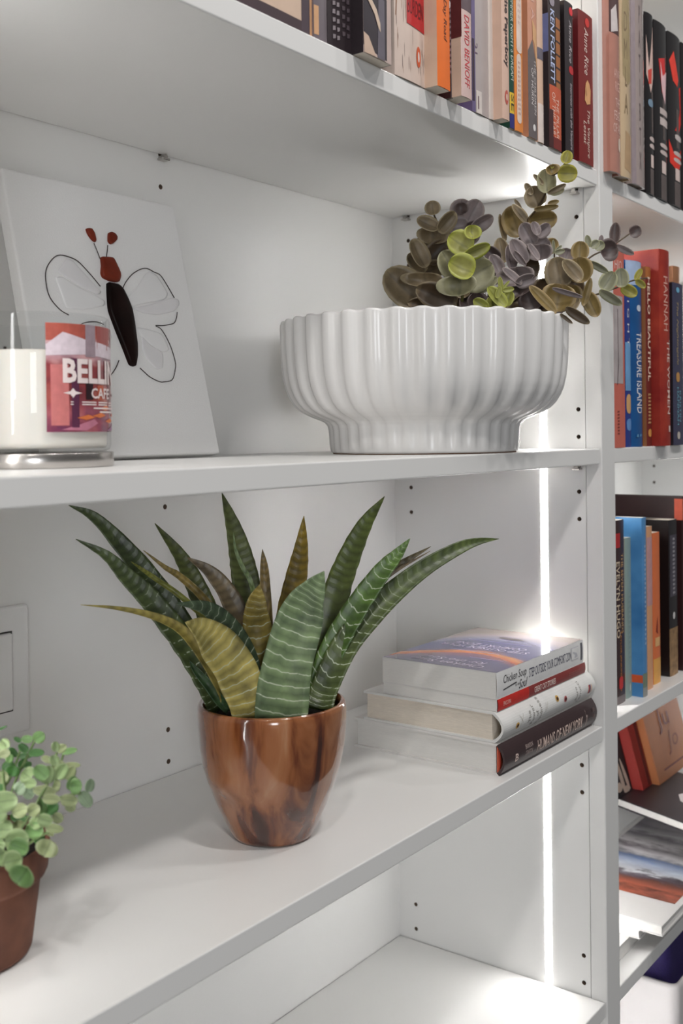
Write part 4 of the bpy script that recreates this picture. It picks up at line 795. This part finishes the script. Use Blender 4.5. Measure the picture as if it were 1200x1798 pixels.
# back row, base colours brightened to imitate light through the leaves
agave([(452, 1240), (446, 1180), (434, 1050), (425, 990), (411, 930), (389.7, 865)], 56, .945, .985, (92, 102, 60), face=.2)
agave([(470, 1240), (470, 1160), (467, 1060), (464.5, 1000), (461, 964.6)], 24, .935, .95, (126, 106, 58))
agave([(492, 1240), (497, 1180), (508, 1085), (520, 1020), (529, 965), (534, 906)], 50, .945, .985, YO, face=-.1)
agave([(540, 1240), (560, 1180), (590, 1050), (612, 985), (641, 922), (675.7, 871.7)], 52, .94, .99, (98, 112, 58), face=-.2)
agave([(420, 1240), (408, 1205), (366, 1085), (341, 1025), (315, 975), (272, 919)], 44, .935, .965, (90, 100, 52), face=.3)
agave([(445, 1230), (440, 1170), (418, 1085), (397, 1040), (368, 1004), (329, 979)], 40, .925, .93, BR, face=.3, sh=1.05)
agave([(452, 1130), (448, 1060), (440, 1020), (426, 995), (414, 965), (410, 935)], 9, .92, .915, (120, 140, 96), w0=.9)
agave([(430, 1220), (400, 1110), (357, 1050), (316, 1012), (290, 996), (251.6, 966)], 15, .915, .90, (128, 112, 62), fold=.6, w0=.9)
agave([(420, 1215), (390, 1120), (326, 1054), (276, 1018), (250, 1000), (230, 986)], 11, .91, .89, (128, 132, 62), fold=.6, w0=.9)
# left side
agave([(392, 1243), (372, 1200), (305, 1083), (257, 1012), (214, 958), (165, 908), (120.5, 887)], 56, .915, .885, (66, 80, 46), face=.25, lines=.1, w0=.95, pw=2.1)
agave([(386, 1243), (366, 1200), (322, 1128), (262, 1052), (222, 1012), (186, 975), (133, 946.5)], 50, .90, .865, (76, 90, 54), face=.2, lines=.2, w0=.95, pw=2.3)
agave([(402, 1245), (392, 1212), (356, 1150), (322, 1108), (290, 1089), (250, 1076), (200, 1067), (142, 1062)], 24, .895, .83, (156, 144, 80), fold=.5, lines=0, w0=1., pw=1.8)
agave([(402, 1248), (386, 1230), (368, 1205), (345, 1178), (333, 1160)], 20, .888, .88, (62, 88, 58), fold=.6)
agave([(450, 1240), (442, 1200), (425, 1143), (396, 1097), (360, 1068), (310, 1059.4)], 46, .89, .835, (76, 94, 72), face=.3, lines=.8, w0=.8)
# right side
agave([(556, 1240), (566, 1200), (598, 1095), (648, 1032), (700, 993), (757, 959.5)], 26, .945, .985, (98, 88, 60), w0=.9)
agave([(552, 1240), (562, 1200), (600, 1090), (642, 1046), (690, 1006), (756, 967.5)], 12, .938, .975, (112, 96, 72), w0=.9)
agave([(552, 1245), (560, 1212), (586, 1140), (628, 1066), (672, 1004), (700, 972), (720.4, 945.7)], 50, .915, .94, (82, 112, 50), face=-.2, lines=.75, w0=.8, pw=2.8)
agave([(562, 1245), (572, 1208), (607, 1134), (652, 1078), (694, 1038), (748, 996), (806, 963), (840, 951), (876, 946.3)], 54, .90, .985, (78, 92, 52), face=-.15, lines=.6, w0=.9, pw=2.0)
# front
agave([(463, 1252), (461, 1200), (455, 1130), (450, 1080), (452, 1050), (456, 1026)], 58, .885, .868, (146, 130, 66), lines=.7, w0=.75, sh=1.0)
agave([(433, 1262), (427, 1215), (408, 1168), (376, 1126), (352, 1104), (325.7, 1092.5)], 84, .868, .82, YL, lines=.9, w0=.62, face=.15)
agave([(494, 1266), (502, 1190), (519, 1118), (538, 1062), (553, 1033), (569.3, 1003)], 98, .866, .835, SG, lines=.85, w0=1., face=-.1, pw=2.9)
# ------------------------------------------------------------------ ribbed white bowl with eucalyptus
Cb = dep(745, 765, 1.105); bcn = Vector((Cb.x, Cb.y, zM))
eu = thing('potted_eucalyptus', 'brown green faux eucalyptus in a wide ribbed white footed bowl', 'plant', bcn)
prof = [(0, .0008), (.088, .0006), (.0945, .0008), (.0970, .0022), (.0976, .0060), (.0980, .0150), (.0985, .0240), (.0995, .0290), (.1025, .0325), (.1080, .0350), (.1160, .0378), (.1240, .0412), (.1310, .0455), (.1370, .0510), (.1420, .0585), (.1455, .0670), (.1478, .0770), (.1493, .0890), (.1502, .1020), (.1506, .1150), (.1508, .1300), (.1505, .1338), (.1492, .1354), (.1470, .1352), (.1454, .1332), (.1444, .1260), (.1436, .1160), (0, .1160)]
pr2 = []
for i in range(len(prof)-1):
    for k in range(3): a, b_ = prof[i], prof[i+1]; pr2.append((a[0]+(b_[0]-a[0])*k/3, a[1]+(b_[1]-a[1])*k/3))
pr2.append(prof[-1]); pr2 = [(r-.030*max(0, min(1, (r-.1)/.04))*r*.75 if r > .1 else r, z) for r, z in pr2]; a_b = math.atan2(CAMP.y-bcn.y, CAMP.x-bcn.x); NR = 38
def rib(i, r, z, a):
    if r < .0935: return r, z
    c = math.cos(NR*(a-a_b)); s = math.tanh(1.5*c)/math.tanh(1.5); outer = i < 3*22
    am = .0017 if z > .045 else .0009+.0008*max(0, (z-.025)/.02)
    if z < .012: am *= max(0, z/.012)
    return r+(am*s if outer else am*.6*s), z+(.0007*s if z > .130 else 0)
CER = M('white_ceramic_glaze', (229, 227, 225), .27, .01, 5, 0, .15)
obj('bowl', lathe(bmesh.new(), pr2, n=NR*12, fn=rib), CER, eu, True)
obj('foot_ring', lathe(bmesh.new(), [(.0915, .0001), (.0950, .0001), (.0950, .001), (.0915, .001)], n=96), M('unglazed_clay', (120, 92, 74), .9, .2, 200), eu, True)
obj('soil', lathe(bmesh.new(), [(.1432, .1165), (.125, .128), (.09, .1365), (.04, .140), (0, .141)], n=48, fn=lambda i, r, z, a: (r, z+.003*math.sin(5*a+i))), M('dark_filler', (26, 21, 17), 1., .5, 120, .8), eu, True)
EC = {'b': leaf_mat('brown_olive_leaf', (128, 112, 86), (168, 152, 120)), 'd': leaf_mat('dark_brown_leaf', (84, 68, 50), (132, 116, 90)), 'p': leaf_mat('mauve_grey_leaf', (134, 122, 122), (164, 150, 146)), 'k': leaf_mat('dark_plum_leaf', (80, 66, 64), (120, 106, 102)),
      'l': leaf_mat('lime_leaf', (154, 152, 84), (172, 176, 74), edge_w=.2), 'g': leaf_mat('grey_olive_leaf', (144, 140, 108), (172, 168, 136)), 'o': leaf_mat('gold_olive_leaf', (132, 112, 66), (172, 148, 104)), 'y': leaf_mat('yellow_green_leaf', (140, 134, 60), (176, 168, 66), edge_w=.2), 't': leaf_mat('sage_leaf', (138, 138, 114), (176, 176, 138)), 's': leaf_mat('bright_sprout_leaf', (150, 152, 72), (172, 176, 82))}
def EU(bx, by, tx, ty, wpx, c, d=1.1, cup=.35, tilt=0., dt=0., droop=0.):
    B = dep(bx, by, d)-bcn; Tp = dep(tx, ty, d+dt)-bcn
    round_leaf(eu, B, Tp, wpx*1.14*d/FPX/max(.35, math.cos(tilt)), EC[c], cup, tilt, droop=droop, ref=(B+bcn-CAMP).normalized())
def stem(pts, ds, r=.0014, m=None):
    n = len(pts); P = [dep(p[0], p[1], ds[0]+(ds[1]-ds[0])*i/(n-1))-bcn for i, p in enumerate(pts)]
    obj('stem', tube(bmesh.new(), spline(P, n*4), r, 7, r*.7), m or M('brown_stem', (84, 68, 48), .6, .15, 200), eu, True)
# dark inner leaves low in the bowl
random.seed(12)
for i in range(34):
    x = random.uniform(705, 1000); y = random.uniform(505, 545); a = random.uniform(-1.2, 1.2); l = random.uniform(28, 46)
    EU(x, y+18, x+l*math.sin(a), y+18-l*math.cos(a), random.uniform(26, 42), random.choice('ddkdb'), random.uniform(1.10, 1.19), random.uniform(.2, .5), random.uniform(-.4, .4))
# left brown sprig
stem([(752, 540), (746, 486), (747, 470), (758, 420), (768, 396), (762, 376)], (1.12, 1.13))
EU(742, 535, 678, 476, 58, 'b', 1.09, .35, .2); EU(803, 534, 731, 506, 42, 'd', 1.06, .3); EU(786, 540, 716, 532, 26, 'd', 1.08)
EU(746, 480, 744, 505, 64, 'b', 1.075, .5, .3); EU(747, 471, 723, 421, 27, 'b', 1.09, .5, .5); EU(749, 476, 717, 446, 26, 'b', 1.11); EU(749, 462, 785, 424, 36, 'd', 1.12); EU(744, 480, 778, 466, 30, 'b', 1.12)
EU(762, 378, 758, 353, 25, 'b', 1.11, .3); EU(769, 407, 799, 372, 25, 'b', 1.10, .45, .4); EU(770, 402, 732, 385, 22, 'b', 1.10, .45, .4); EU(762, 400, 760, 430, 52, 'b', 1.12, .3); EU(764, 460, 787, 412, 44, 'd', 1.135); EU(758, 450, 742, 412, 36, 'b', 1.14)
# back purple cluster
stem([(812, 500), (818, 420), (812, 372)], (1.16, 1.17))
EU(810, 388, 811, 350, 36, 'p', 1.18); EU(812, 377, 809, 356, 24, 'k', 1.155, .5); EU(819, 393, 841, 352, 34, 'p', 1.165, .3, .2); EU(824, 397, 788, 404, 34, 'p', 1.16, .4, .3); EU(826, 403, 865, 379, 22, 'p', 1.15, .5, .4); EU(818, 398, 848, 394, 16, 'k', 1.155); EU(800, 420, 790, 385, 34, 'p', 1.175); EU(815, 425, 838, 400, 30, 'k', 1.17)
# lime rosette
stem([(812, 530), (815, 470), (825, 428), (829, 412)], (1.04, 1.03), .0015, M('olive_stem', (112, 108, 56), .5, .1))
EU(830, 421, 828, 396, 27, 'l', 1.02, .7, .2); EU(828, 440, 788, 415, 40, 'l', 1.025, .35, .25); EU(814, 450, 860, 429, 21, 'l', 1.015, .4, .5); EU(817, 456, 850, 454, 22, 'g', 1.03, .4); EU(832, 480, 788, 460, 40, 'l', 1.01, .6, .3); EU(808, 492, 776, 442, 40, 'g', 1.04, .35, .2); EU(808, 498, 864, 464, 54, 'g', 1.025, .3, .15); EU(806, 484, 808, 521, 62, 'g', 1.02, .5, .3); EU(836, 512, 874, 488, 18, 'g', 1.03); EU(830, 470, 858, 500, 44, 'g', 1.05)
# bright sprout at the rim
EU(858, 542, 832, 526, 18, 's', 1.0, .4); EU(888, 540, 856, 505, 20, 's', .995, .5, .5); EU(886, 538, 898, 511, 19, 's', 1.0, .5); EU(881, 512, 878, 486, 8, 's', 1.0); EU(883, 507, 895, 493, 4.5, 's', 1.0); EU(883, 510, 903, 507, 9, 's', .995); EU(873, 524, 879, 503, 9, 's', .99); EU(870, 545, 862, 520, 22, 's', 1.01)
# middle cluster
stem([(935, 530), (925, 480), (935, 430), (927, 390), (943, 367), (959, 338), (968, 310), (978, 304), (993, 287)], (1.13, 1.05), .0013)
EU(916, 416, 895, 363, 42, 'o', 1.125, .4); EU(888, 424, 878, 376, 10, 'b', 1.13, .4); EU(927, 394, 899, 360, 13, 'b', 1.10, .5, .6); EU(916, 367, 904, 350, 6, 'b', 1.11); EU(927, 389, 978, 382, 32, 'o', 1.10, .4, .2)
EU(939, 430, 917, 392, 28, 'p', 1.07, .35); EU(944, 414, 935, 390, 14, 'p', 1.06, .6, .5); EU(942, 414, 965, 394, 20, 'p', 1.065, .4, .4); EU(950, 430, 950, 459, 44, 'p', 1.06, .6, .3); EU(946, 457, 927, 428, 10, 'p', 1.045, .5, .6); EU(940, 440, 962, 420, 34, 'p', 1.085)
EU(923, 464, 897, 422, 26, 'p', 1.05, .6, .4); EU(899, 474, 893, 430, 18, 'p', 1.06, .6, .4); EU(904, 440, 925, 466, 9, 'p', 1.045, .5, .6); EU(886, 462, 877, 418, 24, 'b', 1.12); EU(877, 458, 853, 435, 23, 'k', 1.10, .5); EU(880, 484, 861, 448, 20, 'p', 1.08, .6, .5); EU(872, 500, 862, 460, 24, 'k', 1.12)
EU(908, 470, 911, 503, 60, 'p', 1.045, .5, .3); EU(916, 500, 882, 471, 12, 'p', 1.03, .5, .6); EU(905, 497, 941, 486, 21, 'p', 1.03, .4, .4); EU(915, 520, 905, 495, 50, 'k', 1.08); EU(920, 470, 948, 468, 34, 'd', 1.10); EU(925, 440, 905, 425, 44, 'k', 1.13)
EU(986, 506, 976, 452, 44, 'b', 1.05, .25); EU(1020, 494, 988, 458, 22, 'b', 1.04, .5, .5); EU(1014, 453, 1023, 497, 42, 'o', 1.055, .35); EU(1018, 458, 1020, 424, 28, 'o', 1.06, .35); EU(1036, 434, 1031, 413, 10, 't', 1.06, .5); EU(1037, 434, 1052, 424, 13, 't', 1.06, .5); EU(955, 443, 978, 422, 24, 'o', 1.11)
stem([(974, 470), (974, 440)], (1.09, 1.09), .001)
EU(973, 445, 972, 421, 5, 't', 1.085); EU(975, 442, 987, 431, 5, 't', 1.085); EU(974, 444, 992, 440, 9, 't', 1.08); EU(992, 458, 999, 437, 27, 'p', 1.12)
EU(976, 551, 929, 503, 17, 'o', 1.02, .5, .5); EU(986, 500, 976, 548, 54, 'o', 1.045, .4); EU(1002, 500, 1000, 540, 40, 'o', 1.07); EU(970, 505, 1024, 521, 8, 'p', 1.03, .5, .6); EU(1000, 545, 1016, 522, 16, 'b', 1.06); EU(994, 539, 1036, 567, 15, 'd', 1.03, .4, .4); EU(984, 551, 1006, 568, 6, 'd', 1.03); EU(950, 530, 962, 490, 40, 'd', 1.09); EU(940, 545, 925, 510, 40, 'k', 1.08); EU(990, 500, 960, 480, 34, 'd', 1.11); EU(1010, 520, 1014, 488, 26, 'd', 1.10)
# drooping right sprig
stem([(985, 540), (1001, 534), (1022, 524), (1052, 516), (1072, 509), (1088, 503), (1110, 493), (1137, 488)], (1.06, 1.2), .0012)
EU(1023, 537, 1037, 488, 12, 'o', 1.08, .4, .5); EU(1029, 513, 1050, 556, 26, 'o', 1.085, .3); EU(1058, 510, 1078, 478, 27, 't', 1.11, .35); EU(1053, 509, 1093, 534, 15, 't', 1.11, .4, .4); EU(1093, 505, 1090, 471, 24, 't', 1.14, .3); EU(1091, 503, 1119, 518, 19, 'y', 1.15, .3); EU(1116, 492, 1127, 472, 10, 'y', 1.17, .4); EU(1117, 491, 1134, 505, 11, 'y', 1.17, .4)
# upper right sprig
stem([(1010, 480), (1025, 462), (1041, 449), (1055, 442), (1078, 430), (1107, 410)], (1.06, 1.19), .0011)
EU(1054, 444, 1084, 434, 36, 'k', 1.12, .4); EU(1079, 428, 1082, 391, 17, 'k', 1.16, .3); EU(1106, 412, 1125, 401, 20, 'k', 1.18, .3); EU(1081, 430, 1114, 446, 11, 'p', 1.15, .4, .3); EU(1044, 436, 1061, 427, 16, 't', 1.08, .5); EU(1036, 459, 1069, 478, 11, 't', 1.06, .4, .4); EU(1055, 430, 1057, 413, 8, 'p', 1.12)
# tall sprig leaves
EU(992, 288, 999, 265, 18, 'y', 1.045, .25); EU(979, 304, 1014, 305, 28, 'y', 1.05, .25); EU(972, 307, 965, 291, 22, 'o', 1.05, .7, .4); EU(969, 296, 972, 288, 5, 'y', 1.05); EU(962, 340, 958, 297, 30, 'g', 1.07, .35); EU(955, 324, 937, 306, 8, 'b', 1.07); EU(961, 339, 994, 323, 9, 'b', 1.05, .5, .5); EU(965, 339, 991, 331, 14, 'g', 1.06); EU(948, 364, 933, 328, 34, 'b', 1.09, .35); EU(935, 342, 923, 322, 11, 'b', 1.09); EU(938, 367, 981, 361, 10, 'o', 1.07, .5, .5); EU(962, 358, 982, 353, 8, 'o', 1.09)
# ------------------------------------------------------------------ small green plant in terracotta pot
Cs = dep(-65, 1600, .70); sc_ = Vector((Cs.x, Cs.y, zL))
sp_ = thing('potted_herb', 'small leafy green plant in a terracotta pot at the left edge', 'plant', sc_)
TER = M('terracotta_clay', (98, 58, 43), .8, .3, 30, .2, rgb2=(124, 78, 58))
HP = .073
obj('pot', lathe(bmesh.new(), [(0, .0006), (.038, .0004), (.0425, .0015), (.0438, .004), (.0500, HP-.024), (.0505, HP-.022), (.0535, HP-.021), (.0548, HP-.018), (.0562, HP-.003), (.0558, HP), (.0540, HP+.0006), (.0520, HP-.001), (.0510, HP-.010), (0, HP-.010)], n=96), TER, sp_, True)
obj('soil', lathe(bmesh.new(), [(.0512, HP-.0098), (.03, HP-.006), (0, HP-.005)], n=32), M('dark_soil', (30, 24, 20), .95, .4, 300, .6), sp_, True)
HC = {'a': leaf_mat('light_green_leaf', (146, 168, 116), (158, 176, 128), .5, edge_w=.1), 'c': leaf_mat('mid_green_leaf', (110, 146, 86), (128, 158, 102), .5), 'd': leaf_mat('deep_green_leaf', (58, 104, 44), (80, 122, 62), .5), 'm': leaf_mat('moss_leaf', (140, 150, 106), (154, 162, 122), .5), 'f': leaf_mat('soft_grey_green_leaf', (118, 136, 108), (130, 148, 120), .5)}
HS = M('green_stem', (96, 118, 66), .5, .1, 100)
def HB(bx, by, tx, ty, wpx, c, d=.66, cup=.25, tilt=0.):
    f = lambda x, y: dep(x/5.994, 1260+y/5.994, d)-sc_
    round_leaf(sp_, f(bx, by), f(tx, ty), 1.2*wpx/5.994*d/FPX/max(.4, math.cos(tilt)), HC[c], cup, tilt, ref=(f(bx, by)+sc_-CAMP).normalized(), nx=4, ny=7)
def hst(pts, d0, d1, r=.0011):
    n = len(pts); P = [dep(x/5.994, 1260+y/5.994, d0+(d1-d0)*i/(n-1))-sc_ for i, (x, y) in enumerate(pts)]
    obj('stem', tube(bmesh.new(), spline(P, n*3), r, 6, r*.8), HS, sp_, True)
hst([(-150, 1500), (20, 800), (100, 650), (190, 420), (230, 270)], .70, .70); hst([(-100, 1500), (150, 700), (280, 430), (370, 235)], .70, .69); hst([(100, 1400), (450, 1000), (600, 620), (670, 370)], .68, .69); hst([(50, 1450), (430, 1050), (470, 760), (600, 370)], .67, .66)
hst([(100, 1450), (480, 1000), (620, 850), (850, 790)], .67, .67); hst([(60, 1450), (200, 1200), (300, 1050), (500, 700)], .66, .64); hst([(100, 1480), (300, 1330), (420, 1250), (560, 1180)], .67, .65); hst([(-20, 1500), (120, 1400), (200, 1350)], .66, .62); hst([(-100, 1450), (0, 1100), (60, 900), (30, 560)], .68, .64)
for a in ((360, 235, 470, 165, 110, 'c', .69), (350, 235, 225, 225, 70, 'c', .69), (225, 255, 145, 212, 40, 'd', .69), (300, 370, 470, 365, 70, 'd', .69), (295, 360, 195, 285, 70, 'd', .69), (175, 410, 100, 320, 60, 'd', .70), (180, 405, 345, 400, 50, 'd', .70), (270, 520, 205, 455, 95, 'd', .70), (265, 525, 330, 470, 60, 'd', .70), (150, 480, 35, 560, 110, 'd', .70), (110, 610, 150, 500, 130, 'd', .69), (90, 470, 110, 380, 70, 'c', .68),
          (0, 250, 100, 310, 100, 'a', .66), (-60, 330, 60, 370, 150, 'a', .66), (0, 390, 110, 360, 80, 'm', .655), (-40, 620, 95, 630, 110, 'm', .66), (-50, 720, 45, 730, 100, 'd', .67),
          (590, 355, 575, 250, 75, 'a', .66), (600, 350, 700, 290, 80, 'm', .67), (650, 365, 815, 335, 60, 'c', .68), (570, 350, 560, 310, 30, 'd', .67), (560, 470, 435, 415, 60, 'm', .66), (600, 500, 540, 400, 90, 'a', .655), (670, 500, 850, 500, 55, 'm', .68), (700, 650, 780, 510, 100, 'm', .675), (560, 500, 700, 560, 130, 'm', .665),
          (600, 640, 690, 480, 130, 'a', .66), (730, 760, 790, 610, 90, 'c', .67), (740, 720, 868, 715, 140, 'c', .66, .35), (930, 780, 960, 640, 85, 'f', .68), (845, 780, 960, 935, 110, 'f', .68), (640, 860, 825, 880, 110, 'm', .66), (700, 900, 790, 975, 90, 'm', .665), (640, 720, 570, 720, 100, 'm', .665),
          (500, 640, 360, 520, 130, 'c', .64), (480, 690, 520, 500, 140, 'a', .645), (330, 640, 230, 570, 150, 'a', .64), (260, 690, 390, 690, 90, 'a', .635), (260, 700, 170, 790, 120, 'f', .64), (380, 750, 500, 710, 30, 'm', .635), (350, 760, 600, 780, 90, 'm', .65), (450, 850, 640, 860, 90, 'm', .64), (490, 1000, 610, 900, 110, 'd', .66), (450, 1020, 420, 850, 90, 'c', .65), (350, 840, 250, 760, 100, 'f', .65),
          (130, 1000, 300, 940, 130, 'm', .645), (300, 1000, 420, 930, 130, 'm', .64), (110, 1030, 300, 1070, 90, 'd', .66), (-100, 900, 195, 860, 190, 'a', .625), (-60, 1050, 60, 960, 160, 'a', .625), (400, 1060, 555, 1100, 110, 'a', .63), (560, 1020, 660, 1090, 90, 'm', .655), (480, 1150, 670, 1180, 80, 'm', .65), (270, 1170, 460, 1200, 140, 'c', .64), (330, 1140, 440, 1060, 120, 'a', .64), (400, 1330, 430, 1200, 90, 'd', .66), (480, 1200, 570, 1240, 40, 'm', .66),
          (540, 1280, 470, 1450, 205, 'm', .645, .35), (140, 1180, -60, 1180, 160, 'a', .625), (60, 1300, 310, 1270, 200, 'a', .62), (100, 1330, 300, 1400, 170, 'c', .615), (50, 1530, 240, 1480, 190, 'a', .61), (300, 1570, 190, 1740, 240, 'c', .605, .4), (-60, 1480, 60, 1400, 200, 'a', .615), (-100, 1350, 60, 1330, 140, 'a', .62), (200, 1180, 150, 1100, 120, 'm', .65), (-120, 1100, 10, 1050, 150, 'm', .65), (-60, 240, -200, 120, 120, 'c', .66), (-150, 500, -320, 420, 160, 'a', .65), (-160, 760, -360, 700, 170, 'c', .65), (-200, 980, -420, 900, 190, 'a', .64), (-220, 1250, -460, 1200, 190, 'm', .65), (-180, 1420, -400, 1500, 190, 'c', .64), (-300, 600, -420, 300, 140, 'd', .69), (-420, 1000, -620, 820, 160, 'c', .69), (-500, 1250, -700, 1200, 160, 'm', .69), (-20, 130, 75, 88, 22, 'd', .69)):
    HB(*a[:7], cup=a[7] if len(a) > 7 else .22, tilt=.15)
for x in (-120, -260, -400): hst([(-200, 1480), ((-200+x)/2, 1150), (x, 700), (x-40, 350)], .69, .67)
